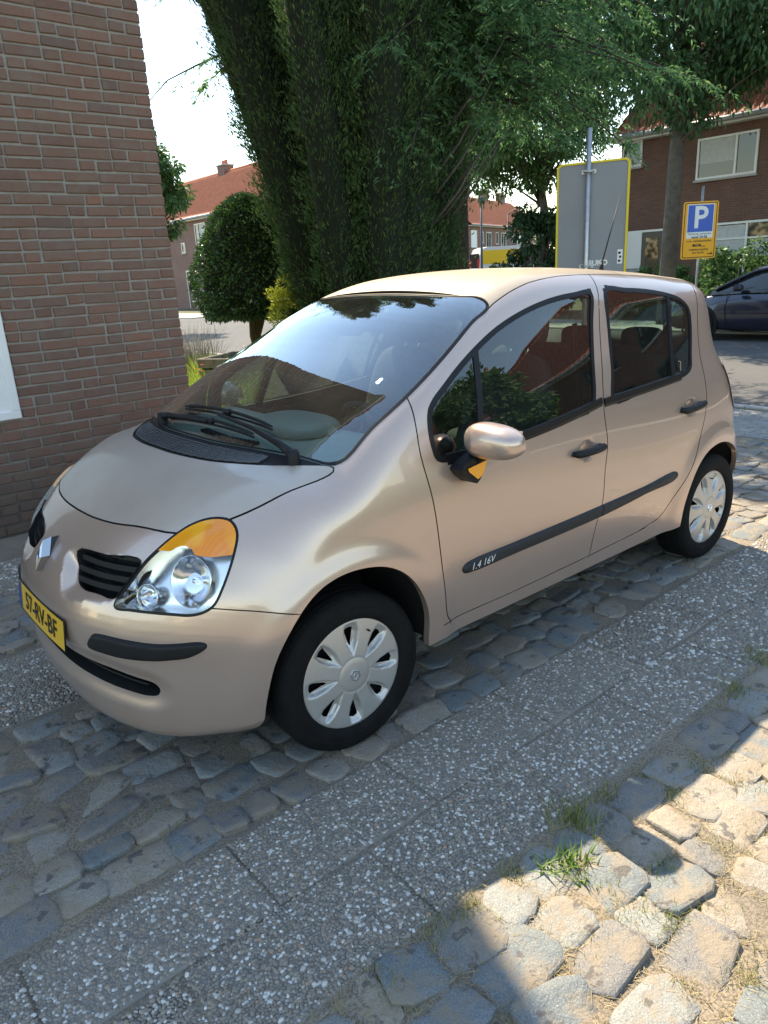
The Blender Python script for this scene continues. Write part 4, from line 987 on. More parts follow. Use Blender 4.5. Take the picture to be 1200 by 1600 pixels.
# number plate, curved with the bumper
def plate_x(yy): return .787-.10*yy*yy
pm = MB(); ys = np.linspace(-.262, .262, 15); V = []
for yy in ys:
    for (dx, zz) in ((0, .492), (.004, .495), (.004, .595), (0, .598)): V.append((plate_x(yy)+dx-(zz-.545)*.12, yy, zz))
F = [(i*4+k, (i+1)*4+k, (i+1)*4+(k+1) % 4, i*4+(k+1) % 4) for i in range(14) for k in range(4)]+[(0, 1, 2, 3), (56, 57, 58, 59)]
plate = pm.add(V, F).build('number_plate', PLATE, bumper)
def plate_mesh(me, name, m_, y0, z0, lift=.0058):
    for v in me.vertices:
        yy = y0+v.co.x; zz = z0+v.co.y; v.co = (plate_x(yy)+lift-(zz-.545)*.12+v.co.z*.3, yy, zz)
    return link(name, me, m_, plate)
plate_mesh(text_mesh('57-RV-BF', .092, 'plate_lettering', spacing=1.02, bold=.0012), 'plate_lettering', PLTXT, .022, .545)
bb = MB(); bb.add([(-.259, .4955, 0), (-.222, .4955, 0), (-.222, .5945, 0), (-.259, .5945, 0)], [(0, 1, 2, 3)])
me = bb.mesh('plate_band')
for v in me.vertices: v.co = (plate_x(v.co.x)+.0052-(v.co.y-.545)*.12, v.co.x, v.co.y)
link('plate_band', me, BLUE, plate)
fr = MB()
fr.tube([(plate_x(y_)+.002-(.599-.545)*.12, y_, .599) for y_ in ys], .0028, 6).tube([(plate_x(y_)+.002+.054*.12, y_, .491) for y_ in ys], .0028, 6)
for y_ in (-.265, .265): fr.tube([(plate_x(y_)+.002+.054*.12, y_, .491), (plate_x(y_)+.002-.054*.12, y_, .599)], .0028, 6)
fr.build('plate_frame', BLACKP, plate)
# rhombus badge on the nose
bx0 = .742; mb = MB()
def rh(s_, x_, w=.026, h=.058): return [(x_-.42*(dz2*s_), s_*dy, .752+s_*dz2) for dy, dz2 in ((0, h), (w, 0), (0, -h), (-w, 0))]
A4 = rh(1.0, bx0-.022); B4 = rh(.88, bx0+.006); C4 = rh(.50, bx0+.010); D4 = rh(.42, bx0-.012)
V = A4+B4+C4+D4; F = [(r*4+k, r*4+(k+1) % 4, (r+1)*4+(k+1) % 4, (r+1)*4+k) for r in range(3) for k in range(4)]+[(12, 13, 14, 15)]
mb.add(V, F).build('badge', mat('badge_chrome', (.50, .51, .53), .12, 1.0), bumper)
MB().add(rh(.95, bx0-.012)+rh(.95, bx0-.05), [(0, 1, 2, 3), (0, 4, 5, 1), (1, 5, 6, 2), (2, 6, 7, 3), (3, 7, 4, 0)]).build('badge_seat', GREYP, bumper)
# wheel arches
def arch_well(poly, name):
    P = [p for p in poly if p[1] > .288]; yv = solve_y(P)
    for sg in (1, -1):
        V = []; n_ = len(P)
        cx = np.mean([p[0] for p in P])
        for (p, y_) in zip(P, yv):
            ox = (p[0]-cx)*1.02+cx
            V += [(p[0], y_*sg, p[1]), (p[0], (y_-.028)*sg, p[1]+.002)]
        F = [(i*2, i*2+1, i*2+3, i*2+2) for i in range(n_-1)]
        MB().add(V, F, True).build('arch_lip', PAINT, car)
        V = []
        for (p, y_) in zip(P, yv):
            V += [(p[0], (y_-.026)*sg, p[1]+.001), ((p[0]-cx)*1.06+cx, (y_-.04)*sg, p[1]+.018), ((p[0]-cx)*1.06+cx, .42*sg, p[1]+.018)]
        F = [(i*3+k, i*3+k+1, i*3+k+4, i*3+k+3) for i in range(n_-1) for k in (0, 1)]
        V.append((cx, .42*sg, .3)); c_ = len(V)-1; F += [(i*3+2, (i+1)*3+2, c_) for i in range(n_-1)]
        MB().add(V, F, False).build('wheel_well', DARK, car)
ca = 0
arch_well(catmull(ARCHF[::4], 5), 'f'); arch_well(catmull(ARCHR[::4], 5), 'r')
MB().box((-2.55, -.60, .235), (.30, .60, .30)).build("floor_pan", DARK, car)
# ------------------------------------------------------------------ wheels (built at the origin, outer face towards +y)
RT = .297
def wheel_proto():
    w = empty('wheel')
    prof = [(.200, -.085), (.205, -.092), (.235, -.095), (.262, -.094), (.279, -.088), (.289, -.078), (.2945, -.066)]
    for a, b in ((-.055, -.050), (-.022, -.017), (.017, .022), (.050, .055)):
        prof += [(RT, a-.003), (RT-.0005, a), (RT-.008, a+.0005), (RT-.008, b-.0005), (RT-.0005, b), (RT, b+.003)]
    prof += [(.2945, .066), (.289, .078), (.283, .0835), (.281, .0845), (.2785, .0865), (.262, .0935), (.25, .0955), (.248, .0945), (.2455, .0945), (.243, .0955), (.228, .0945), (.212, .089), (.2055, .083), (.203, .074)]
    MB().lathe(prof, 'y', n=72).build('tyre', TYRE, w)
    # tread blocks: shoulder slots
    mb = MB()
    for k in range(72):
        a = 2*math.pi*k/72; c, s_ = math.cos(a), math.sin(a)
        for sg in (1, -1):
            p0 = np.array([c*(RT+.0004), sg*.058, s_*(RT+.0004)]); p1 = np.array([c*.2905, sg*.0775, s_*.2905]); t = np.array([-s_, 0, c])*.0022
            mb.add([p0-t, p0+t, p1+t, p1-t], [(0, 1, 2, 3)])
    tag(mb.build('tread_slots', DARK, w), kind='stuff')
    MB().lathe([(.0, .02), (.15, .02), (.19, .03), (.203, .06), (.203, .074)], 'y', n=48).build('steel_rim', DARK, w)
    # wheel cover: eight spokes with openings between them
    nr, na = 40, 8*30; R0 = .2035; V = np.zeros((nr, na, 3)); keep = np.ones((nr-1, na), bool)
    rr = np.concatenate([[0.0005], np.linspace(.02, .062, 6), np.linspace(.065, R0, nr-7)])
    def hf(r, u):      # u: -1..1 inside a sector, 0 = spoke axis
        au = abs(u); dome = .090-.010*(r/R0)**2
        if r < .0635: return dome+.003-.002*(r/.06)**2
        sw = np.interp(r, [.065, .085, .12, .16, .185, .205], [.99, .74, .50, .52, .62, .75])      # spoke half width
        edge = smst((au-sw)/.14) if au > sw else 0.0
        depth = np.interp(r, [.066, .085, .12, .165, .185, .195], [.001, .008, .022, .022, .012, .0])
        return dome-depth*edge-.0025*(1-abs(u)/max(sw, .1))*0
    for i, r in enumerate(rr):
        for k in range(na):
            u = ((k+.5) % 30)/15-1; a = 2*math.pi*(k+.5)/na+.196
            h = hf(r, u)
            if i == nr-1: h = .079
            if .060 < r < .0655: h -= .002
            V[i, k] = (r*math.cos(a), h, r*math.sin(a))
    for i in range(0):
        rm = 0
        for k in range(na):
            u = abs(((k+1) % 30)/15-1); wdt = np.interp(rm, [.108, .116, .14, .170, .178], [0, .14, .28, .36, 0])
            if 1-u < wdt: keep[i, k] = False
    F = [(i*na+k, i*na+(k+1) % na, (i+1)*na+(k+1) % na, (i+1)*na+k) for i in range(nr-1) for k in range(na) if keep[i, k]]
    Vf = V.reshape(-1, 3); hm = HM(Vf, np.zeros_like(Vf)+1.0, np.array(F))
    def hole(P):
        r = np.hypot(P[:, 0], P[:, 2]); u = np.abs(((np.arctan2(P[:, 2], P[:, 0])-.196)/(2*math.pi)*8 % 1)*2-1)
        return (1-u)-np.interp(r, [.100, .106, .114, .14, .168, .174, .180], [-.3, 0, .10, .20, .27, .22, -.2])
    hm.cut(hole, lambda c: np.hypot(c[:, 0], c[:, 2]) > .08)
    A2 = hm.arr(); Fk = [f for f, c in zip(hm.F, hole(hm.V[A2].mean(1))) if c > 0]
    cov = MB().add(hm.V, Fk, True).build('wheel_cover', SILVER, w)
    # hexagonal centre badge
    hexo = [(0, .024), (.019, .012), (.019, -.012), (0, -.024), (-.019, -.012), (-.019, .012)]
    def ring(s_, h): return [(q[0]*s_, h, q[1]*s_) for q in hexo]
    V = ring(1, .0915)+ring(.93, .0965)+ring(.72, .0965)+ring(.66, .0925); F = [(r*6+k, r*6+(k+1) % 6, (r+1)*6+(k+1) % 6, (r+1)*6+k) for r in range(3) for k in range(6)]
    V2 = [(q[0]*.42, .0925, q[1]*.42) for q in ((0, .022), (.014, 0), (0, -.022), (-.014, 0))]+[(q[0]*.36, .096, q[1]*.36) for q in ((0, .022), (.014, 0), (0, -.022), (-.014, 0))]
    MB().add(V, F).add(V2, [(0, 1, 5, 4), (1, 2, 6, 5), (2, 3, 7, 6), (3, 0, 4, 7), (4, 5, 6, 7)]).build('hub_badge', CHROME, cov)
    MB().tube([(.165*math.cos(2.2), .080, .165*math.sin(2.2)), (.165*math.cos(2.2), .098, .165*math.sin(2.2))], .0035, 6).build('valve', BLACKP, w)
    return w
wp = wheel_proto()
first = True
for (wx, sg, st, spin) in ((0, 1, -2.6, .18), (-2.482, 1, 0, .62), (0, -1, -2.6, .4), (-2.482, -1, 0, .1)):
    w = wp if first else copy_tree(wp); first = False
    w.parent = car; w.location = (wx, .705*sg, RT)
    w.rotation_mode = 'XYZ'
    w.rotation_euler = (0, spin, math.radians(st)+(0 if sg > 0 else math.pi))
# ------------------------------------------------------------------ mirrors
for sg, side in ((1, None), (-1, 'right')):
    mroot = empty('door_mirror'); mroot.parent = doors[('front_door', side)]
    nU, nV = 28, 18; V = []
    for i in range(nV+1):
        ph = math.pi*i/nV-math.pi/2
        for k in range(nU):
            th = 2*math.pi*k/nU
            def se(c, e): return math.copysign(abs(c)**e, c)
            ex_, ey_, ez_ = se(math.cos(ph), .72)*se(math.cos(th), .8), se(math.cos(ph), .72)*se(math.sin(th), .72), se(math.sin(ph), .85)
            px, py, pz = .072*ex_, .118*ey_, .062*ez_*(1-.10*ey_)
            if px < 0: px *= .75
            px -= .10*max(py, -.05)*.6
            V.append((-.545+px, (.962+py)*sg, 1.052+pz-.02*py))
    F = [(i*nU+k, i*nU+(k+1) % nU, (i+1)*nU+(k+1) % nU, (i+1)*nU+k) for i in range(nV) for k in range(nU)]
    MB().add(V, F, True).build('mirror_shell', PAINT, mroot)
    # foot
    def foot(name, pts2, y0, y1, m_, sh=.0):
        n_ = len(pts2); V = [(p[0], y0*sg, p[1]) for p in pts2]+[(p[0]+.01, y1*sg, p[1]+sh) for p in pts2]
        F = [tuple(range(n_)), tuple(range(2*n_-1, n_-1, -1))]+[(i, (i+1) % n_, (i+1) % n_+n_, i+n_) for i in range(n_)]
        return MB().add(V, F).build(name, m_, mroot)
    shr = lambda L: [(-.535+(a+.535)*.84, .945+(b-.945)*.84) for a, b in L]
    foot('mirror_foot', shr([(-.515, .985), (-.475, .968), (-.455, .945), (-.475, .915), (-.515, .883), (-.545, .872), (-.565, .885), (-.595, .94), (-.62, .992), (-.575, 1.0)]), .79, .886, BLACKP, .006)
    foot('repeater_lens', shr([(-.485, .950), (-.49, .936), (-.545, .892), (-.578, .910), (-.602, .966)]), .880, .8915, AMBER, .006)
    MB().tube([(-.545, .86*sg, .985), (-.55, .90*sg, 1.0), (-.55, .93*sg, 1.02)], [.028, .028, .028], 10).build('mirror_neck', BLACKP, mroot)
    MB().add([(-.600, (.875)*sg, 1.015), (-.610, 1.03*sg, 1.015), (-.610, 1.03*sg, 1.085), (-.600, .875*sg, 1.085)], [(0, 1, 2, 3)]).build('mirror_glass', CHROME, mroot)
    # door handles
    for dn, (hx, hz) in zip(('front_door', 'rear_door'), HANDLE):
        yy = solve_y([(hx, hz)])[0]; slope = .0 if dn == 'front_door' else .055; pts = []
        rad = []
        for t in np.linspace(-1, 1, 13):
            yo = .016+.016*(1-t*t)
            pts.append((hx+t*.108, (yy+yo-.012*(abs(t) > .97))*sg, hz-t*.108*slope+.0)); rad.append(.0165*min(1, (1-abs(t))*6+.45))
        MB().tube(pts, rad, 10).build('door_handle', BLACKP, doors[(dn, side)])
        MB().tube([(hx-.095, (yy-.015)*sg, hz), (hx-.095, (yy+.02)*sg, hz)], .012, 8).tube([(hx+.095, (yy-.015)*sg, hz), (hx+.095, (yy+.02)*sg, hz)], .012, 8).build('handle_mount', BLACKP, doors[(dn, side)])
    # window divider bars
    for dn, (a, b) in (('front_door', ((-.748, 1.335), (-.636, .985))), ('rear_door', ((-2.19, 1.445), (-2.058, 1.050)))):
        P = np.linspace(a, b, 8); yv = solve_y(P); V = []
        for p, y_ in zip(P, yv): V += [(p[0]-.015, (y_+.0015)*sg, p[1]), (p[0]+.015, (y_+.0015)*sg, p[1]), (p[0]+.015, (y_-.03)*sg, p[1]), (p[0]-.015, (y_-.03)*sg, p[1])]
        F = [(i*4+k, i*4+(k+1) % 4, (i+1)*4+(k+1) % 4, (i+1)*4+k) for i in range(7) for k in range(4)]
        MB().add(V, F).build('window_bar', RUBBER, doors[(dn, side)])
# waist strip that joins the rubbers over the door gap, belt rubber below the glass
for sg, side in ((1, None), (-1, 'right')):
    for dn, x0, x1 in (('front_door', -1.435, -.46), ('rear_door', -2.13, -1.452)):
        pk = np.array([q for q in OUT['FW' if dn == 'front_door' else 'RW'] if q[1] < 1.055 and x0-.05 < q[0] < x1+.03 and q[1] < (1.03 if dn == 'front_door' else 1.05)]); pc = np.polyfit(pk[:, 0], pk[:, 1], 2)
        P = [(x_, float(np.polyval(pc, x_))+.010) for x_ in np.linspace(x0, x1, 24)]; yv = solve_y(P); V = []
        for p, y_ in zip(P, yv): V += [(p[0], (y_+.004)*sg, p[1]-.025), (p[0], (y_+.0085)*sg, p[1]-.008), (p[0], (y_+.004)*sg, p[1]+.018), (p[0], (y_-.02)*sg, p[1]+.018), (p[0], (y_-.02)*sg, p[1]-.025)]
        F = [(i*5+k, i*5+(k+1) % 5, (i+1)*5+(k+1) % 5, (i+1)*5+k) for i in range(23) for k in range(5)]+[(0, 1, 2, 3, 4), (115, 116, 117, 118, 119)]
        MB().add(V, F).build('waist_rubber', RUBBER, doors[(dn, side)])
# "1.4 16V" on the front moulding
me = text_mesh('1.4 16V', .040, 'moulding_lettering', shear=.25, spacing=1.05)
yv0 = solve_y([(-.59, .553)])[0]
for v in me.vertices:
    xx = -.597-v.co.x; zz = .553+v.co.y; v.co = (xx, yv0+.0148+v.co.z*.3-(xx+.59)*.012*0, zz)
yv = solve_y([(v.co.x, v.co.z) for v in me.vertices])
for v, y_ in zip(me.vertices, yv): v.co.y = y_+.0142+(v.co.y-yv0-.0148)
link('moulding_lettering', me, WHITE, doors[('front_door', None)])
# wipers
def on_ws(xy, lift): z_ = solve_z(xy); return [(p[0], p[1], q+lift) for p, q in zip(xy, z_)]
def wiper(name, pivot, bend, b0, b1):
    w = empty(name); w.parent = car
    P = on_ws([pivot, (pivot[0]*.5+bend[0]*.5, pivot[1]*.5+bend[1]*.5), bend], .03)
    P[0] = (P[0][0], P[0][1], P[0][2]-.005)
    MB().tube([P[0], np.array(P[0])*.7+np.array(P[1])*.3+np.array([0, 0, .008]), P[1], P[2]], [.017, .013, .009, .007], 8).build('wiper_arm', BLACKP, w)
    MB().lathe([(.0, .02), (.018, .018), (.022, .0), (.022, -.03)], 'z', P[0], 14).build('wiper_pivot', BLACKP, w)
    t = np.linspace(0, 1, 16)[:, None]; xy = np.array(b0)*(1-t)+np.array(b1)*t
    B3 = np.array(on_ws(xy, .0)); B3[:, 2] += .012
    bl = MB(); bl.tube(B3, .005, 6); bl.build('wiper_blade', BLACKP, w)
    C3 = B3.copy(); C3[:, 2] += .012+.006*np.sin(np.linspace(0, math.pi, 16)); MB().tube(C3, [.004]+[.007]*14+[.004], 6).build('wiper_frame', BLACKP, w)
    k = B3[8]; MB().tube([(k[0], k[1]-.02, k[2]+.012), (k[0], k[1]+.02, k[2]+.016)], .012, 8).build('wiper_joint', BLACKP, w)
wiper('wiper', (.052, .606), (.03, .06), (.012, -.26), (.0, .40))
wiper('wiper', (.09, -.33), (.075, .05), (.075, -.28), (.055, .36))
# aerial
ap = np.array([-1.90, .44]); zz = solve_z([ap])[0]
MB().tube([(ap[0], ap[1], zz-.01), (ap[0]-.005, ap[1], zz+.035)], [.013, .007], 10).tube([(ap[0]-.005, ap[1], zz+.03), (ap[0]-.185, ap[1]-.03, zz+.345)], [.0035, .002], 6).build('aerial', BLACKP, car)
# windscreen marking
mk = MB()
for r_ in range(4):
    for k in range(3): mk.add([(k*.011, r_*.007, 0), (k*.011+.007, r_*.007, 0), (k*.011+.007, r_*.007+.003, 0), (k*.011, r_*.007+.003, 0)], [(0, 1, 2, 3)])
me = mk.mesh('glass_marking'); pts = []
for v in me.vertices: pts.append((-.10-v.co.y*1.0+v.co.x*.15, .60+v.co.x))
zz = solve_z(pts)
for v, p, q in zip(me.vertices, pts, zz): v.co = (p[0], p[1], q-.004)
link('glass_marking', me, WHITE, car)
# ------------------------------------------------------------------ interior
def soft(name, c, h, m_, parent, e=.45, rot=(0, 0, 0), nU=24, nV=14, taper=0.0):
    V = []; Rm = np.array(Matrix.Rotation(rot[2], 3, 'Z') @ Matrix.Rotation(rot[1], 3, 'Y') @ Matrix.Rotation(rot[0], 3, 'X'))
    def se(a, e_): return math.copysign(abs(a)**e_, a)
    for i in range(nV+1):
        ph = math.pi*i/nV-math.pi/2
        for k in range(nU):
            th = 2*math.pi*k/nU; p = np.array([se(math.cos(ph), e)*se(math.cos(th), e)*h[0], se(math.cos(ph), e)*se(math.sin(th), e)*h[1], se(math.sin(ph), e)*h[2]])
            p[1] *= 1-taper*p[2]/h[2]; V.append(Rm@p+np.array(c))
    F = [(i*nU+k, i*nU+(k+1) % nU, (i+1)*nU+(k+1) % nU, (i+1)*nU+k) for i in range(nV) for k in range(nU)]
    return MB().add(V, F, True).build(name, m_, parent)
# dashboard follows the windscreen base
dm = MB(); nx_, ny_ = 14, 31; V = []
for i in range(nx_):
    f_ = i/(nx_-1)
    for k in range(ny_):
        yy = -.70+1.40*k/(ny_-1); xb = np.interp(abs(yy), [0, .2, .38, .56, .70], [.11, .10, .07, .02, -.03]); xx = xb+( -.43-.10*abs(yy)-xb)*f_
        z_ = .985+.06*math.sin(f_*1.6)*(1-.25*(abs(yy)/.7)**2)
        if f_ > .9: z_ -= .035
        V.append((xx, yy, z_))
for k in range(ny_): V.append((V[(nx_-1)*ny_+k][0]+.05, V[(nx_-1)*ny_+k][1], .62))
F = [(i*ny_+k, i*ny_+k+1, (i+1)*ny_+k+1, (i+1)*ny_+k) for i in range(nx_) for k in range(ny_-1)]
dash = dm.add(V, F, True).build('dashboard', DASHM, car)
soft('instrument_hood', (-.28, .12, 1.055), (.13, .22, .045), DASHM, dash, .75)
mb = MB()
for k in range(16):
    y_ = -.25+.028*k; mb.box((-.045-.003*abs(k-8), y_, 1.021), (-.012-.003*abs(k-8), y_+.016, 1.034))
mb.build('defrost_vent', DARK, dash)
st = empty('steering_wheel'); st.parent = car; st.location = (-.50, .37, .98); st.rotation_euler = (0, math.radians(-62), 0)
MB().add(*(lambda n, m2: ([((.185+.014*math.cos(2*math.pi*b/m2))*math.cos(2*math.pi*a/n), (.185+.014*math.cos(2*math.pi*b/m2))*math.sin(2*math.pi*a/n), .014*math.sin(2*math.pi*b/m2)) for a in range(n) for b in range(m2)], [(a*m2+b, ((a+1) % n)*m2+b, ((a+1) % n)*m2+(b+1) % m2, a*m2+(b+1) % m2) for a in range(n) for b in range(m2)]))(40, 8), True).build('rim', INTER, st)
soft('hub', (0, 0, -.02), (.07, .085, .03), INTER, st, .6)
mb = MB()
for a in (0.2, math.pi-.2, -math.pi/2): mb.tube([(.05*math.cos(a+math.pi/2), .05*math.sin(a+math.pi/2), -.02), (.18*math.cos(a+math.pi/2), .18*math.sin(a+math.pi/2), 0)], .016, 6)
mb.build('spoke', INTER, st)
for y_ in (.37, -.37):
    seat = empty('front_seat'); seat.parent = car
    soft('seat_cushion', (-.95, y_, .60), (.26, .25, .09), SEATM, seat, .5)
    soft('seat_backrest', (-1.27, y_, .92), (.085, .245, .33), SEATM, seat, .5, (0, math.radians(-16), 0), taper=.14)
    soft('headrest', (-1.40, y_, 1.345), (.05, .135, .085), SEATM, seat, .55, (0, math.radians(-12), 0))
    MB().tube([(-1.36, y_-.05, 1.20), (-1.39, y_-.05, 1.30)], .007, 6).tube([(-1.36, y_+.05, 1.20), (-1.39, y_+.05, 1.30)], .007, 6).build('headrest_post', CHROME, seat)
rs = empty('rear_seat'); rs.parent = car
soft('seat_cushion', (-1.95, 0, .62), (.26, .62, .09), SEATM, rs, .4)
soft('seat_backrest', (-2.25, 0, .92), (.08, .62, .26), SEATM, rs, .4, (0, math.radians(-18), 0))
for y_ in (-.4, 0, .4): soft('headrest', (-2.36, y_, 1.20), (.045, .12, .07), SEATM, rs, .55)
MB().box((-2.66, -.60, .985), (-2.36, .60, 1.0)).build('parcel_shelf', INTER, car)
MB().box((-2.0, -.70, .40), (-.42, .70, .43)).build('cabin_floor', INTER, car)
soft('interior_mirror', (-.66, .0, 1.405), (.02, .12, .035), INTER, car, .6)
for y_ in (.20, -.5): MB().tube([(-1.52, .57*(1 if y_ > 0 else -1), 1.36), (-1.50, .62*(1 if y_ > 0 else -1), 1.1), (-1.52, .66*(1 if y_ > 0 else -1), .7)], [.012, .012, .012], 6).build('seat_belt', INTER, car)
# ------------------------------------------------------------------ houses of the street
def brick_far(name, c1, c2, mort):
    m_ = mat(name, c1, .9); g = N(m_); tc = g.n('TexCoord'); sp = g.n('SeparateXYZ'); g.l(tc.outputs['Object'], sp.inputs[0])
    cb = g.n('CombineXYZ'); g.l(g.math('ADD', sp.outputs[0], sp.outputs[1]), cb.inputs[0]); g.l(sp.outputs[2], cb.inputs[1])
    b = g.n('TexBrick'); g.l(cb.outputs[0], b.inputs['Vector']); b.inputs['Scale'].default_value = 1.0
    for k, v in (('Color1', c1), ('Color2', c2), ('Mortar', mort)): b.inputs[k].default_value = (*v, 1)
    b.inputs['Brick Width'].default_value = .22; b.inputs['Row Height'].default_value = .0625; b.inputs['Mortar Size'].default_value = .006; b.inputs['Bias'].default_value = -.2
    c = g.mix(g.ramp(g.noise(cb.outputs[0], 1.2, 5), [(.35, (0,)*3), (.75, (.45,)*3)]), b.outputs[0], tuple(.7*a for a in c1)); g.color(c)
    g.bump(b.outputs[1], -.3, .006); return m_
BR1 = brick_far('terrace_brick', (.135, .062, .045), (.185, .085, .06), (.15, .125, .105))
BR2 = brick_far('far_brick', (.20, .105, .085), (.25, .135, .11), (.22, .18, .155))
TILE1 = mat('brown_red_pantiles', (.24, .085, .055), .75); g = N(TILE1); gc = g.n('NewGeometry').outputs['Position']; g.color(g.ramp(g.noise(gc, 3.5, 5, .7), [(.25, (.19, .062, .04)), (.5, (.30, .095, .055)), (.75, (.36, .13, .08))]))
TILE2 = mat('orange_red_pantiles', (0.525, 0.175, 0.1), .75); g = N(TILE2); gc = g.n('NewGeometry').outputs['Position']; g.color(g.ramp(g.noise(gc, 3, 5, .7), [(.25, (0.413, 0.125, 0.0688)), (.5, (0.525, 0.169, 0.0938)), (.75, (0.625, 0.225, 0.138))]))
WINF = mat('white_window_frame', (.72, .72, .70), .45)
PANE = mat('window_pane', (.015, .018, .02), .03, 0, spec=.8)
CURT = noisy('net_curtain', (.42, .43, .42), (.52, .53, .52), 9, .8, 0)
DOORM = mat('black_front_door', (.012, .014, .016), .3); GUT = mat('zinc_gutter', (.33, .34, .35), .45, .4); CONC = noisy('concrete_lintel', (.32, .30, .28), (.40, .38, .35), 5, .9, 0)
SHUT = noisy('white_roller_shutter', (.70, .72, .73), (.76, .78, .79), 5, .6, 0)
def window(parent, x0, x1, z0, z1, mull=(), trans=None, curtain=None, shutter=False, fr=.055, y=0.0):
    w = empty('window', ((x0+x1)/2, y, z0)); w.parent = parent; hx = (x1-x0)/2; H_ = z1-z0
    f = MB(); a, b = -.045, .05
    f.box((-hx, a, 0), (hx, b, fr)).box((-hx, a, H_-fr), (hx, b, H_)).box((-hx, a+.001, fr), (-hx+fr, b, H_-fr)).box((hx-fr, a+.001, fr), (hx, b, H_-fr))
    for m_ in mull: f.box((m_-(x0+x1)/2-fr*.5, a+.002, fr), (m_-(x0+x1)/2+fr*.5, b, H_-fr))
    if trans: f.box((-hx+fr, a+.003, trans-z0-fr*.4), (hx-fr, b, trans-z0+fr*.4))
    f.build('frame', WINF, w)
    MB().box((-hx-.04, -.09, -.06), (hx+.04, .02, -.002)).build('sill', CONC, w)
    if shutter: MB().box((-hx+fr, -.02, fr), (hx-fr, .03, H_-fr)).build('shutter', SHUT, w); return w
    MB().box((-hx+fr-.005, -.005, fr-.005), (hx-fr+.005, .03, H_-fr+.005)).build('pane', PANE if not curtain else PANE, w)
    if curtain:
        for (c0, c1, d0, d1) in curtain: MB().box((c0-(x0+x1)/2, -.0085, d0-z0), (c1-(x0+x1)/2, -.006, d1-z0)).build('curtain', CURT, w)
    return w
def house_block(name, label, group, L, depth, zg, zr, bm, tm, wins, doors_=(), chim=(), gable=True, ov=.35):
    h = empty(name); tag(h, label, 'house', group)
    wl = MB(); wl.box((0, 0, -.1), (L, depth, zg))
    wl.build('wall', bm, h)
    for xg in (0, L): MB().prism([(0, zg), (depth, zg), (depth/2, zr)], 'x', xg-(0 if xg == 0 else .2), xg+(.2 if xg == 0 else 0)).build('gable_wall', bm, h)
    nu = max(4, int(L/.21)); rf = pantile_roof('roof', (-.15, -ov, zg-.02), (L+.15, -ov, zg-.02), (-.15, depth/2, zr+.06), nu, 15, tm, h)
    pantile_roof('roof', (L+.15, depth+ov, zg-.02), (-.15, depth+ov, zg-.02), (L+.15, depth/2, zr+.06), nu, 15, tm, h)
    MB().tube([(-.15, depth/2, zr+.10), (L+.15, depth/2, zr+.10)], .11, 8).build('ridge_tiles', tm, rf)
    MB().tube([(-.12, -ov-.06, zg-.05), (L+.12, -ov-.06, zg-.05)], .07, 8).build('gutter', GUT, h)
    MB().box((-.1, -ov+.02, zg-.16), (L+.1, -.002, zg-.10)).build('eaves_board', WINF, h)
    for w in wins: window(h, **w)
    for (x0, x1, z1) in doors_:
        d = empty('front_door', ((x0+x1)/2, 0, 0)); d.parent = h; hx = (x1-x0)/2
        MB().box((-hx-.06, -.04, 0), (-hx, .04, z1+.06)).box((hx, -.04, 0), (hx+.06, .04, z1+.06)).box((-hx, -.04, z1), (hx, .04, z1+.06)).build('door_frame', WINF, d)
        MB().box((-hx, -.02, .03), (hx, .02, z1)).build('door_leaf', DOORM, d)
        MB().box((-hx+.14, -.028, .55), (hx-.14, -.021, z1-.16)).build('door_glass', PANE, d)
        MB().box((-.13, -.035, .38), (.13, -.021, .45)).build('letter_plate', WINF, d)
    for (x0, x1, dz) in chim:
        c = MB().box((x0, depth/2-.35, zr-.7), (x1, depth/2+.35, zr+dz)).build('chimney', bm, h)
        MB().box((x0-.05, depth/2-.4, zr+dz), (x1+.05, depth/2+.4, zr+dz+.08)).build('chimney_cap', CONC, c)
        for k in (0.3, .7): MB().lathe([(.10, zr+dz+.08), (.12, zr+dz+.10), (.10, zr+dz+.35)], 'z', (x0+(x1-x0)*k, depth/2, 0), 10).build('chimney_pot', tm, c)
    return h
U = 6.2
wins = [dict(x0=2.43, x1=4.10, z0=3.55, z1=4.60, mull=(3.52,), curtain=[(2.50, 3.48, 3.95, 4.54)]), dict(x0=.06, x1=.72, z0=4.15, z1=4.85),
        dict(x0=3.05, x1=5.35, z0=.75, z1=2.38, mull=(4.0,), trans=1.95, curtain=[(3.1, 3.95, 1.55, 2.3), (4.06, 5.3, 1.45, 1.9)])]
t1 = house_block('terraced_house', 'brick terraced house with black front door and white upper window behind the parking sign', 'terraced houses across the street', U, 8.0, 5.0, 8.6, BR1, TILE1, wins, [(.85, 1.55, 2.3)], [(U-.9, U-.1, .9)])
MB().box((.36, -.03, .0), (.82, .01, 1.25)).build('porch_panel', CONC, t1); MB().box((.30, -.032, 1.27), (.79, .012, 2.36)).build('white_panel', WINF, t1)
MB().box((.2, -.02, 2.40), (1.75, .02, 2.52)).build('lintel', BR1, t1)
MB().tube([(U-.05, -.08, 0), (U-.05, -.08, 4.9)], .05, 8).build('downpipe', GUT, t1)
t1.location = (-20.0, -11.33, 0); t1.rotation_euler = (0, 0, math.pi/2)
c = copy_tree(t1); c.location = (-20.0, -11.33+U+.002, 0); c['label'] = 'second brick terraced house along the far pavement, next to the black-door one'
tw = [dict(x0=1.0, x1=2.6, z0=3.6, z1=5.0, mull=(1.8,)), dict(x0=3.6, x1=5.2, z0=3.6, z1=5.0, mull=(4.4,)), dict(x0=1.0, x1=2.6, z0=5.9, z1=6.8), dict(x0=3.6, x1=5.2, z0=5.9, z1=6.8), dict(x0=3.0, x1=5.35, z0=.75, z1=2.38, mull=(4.0,))]
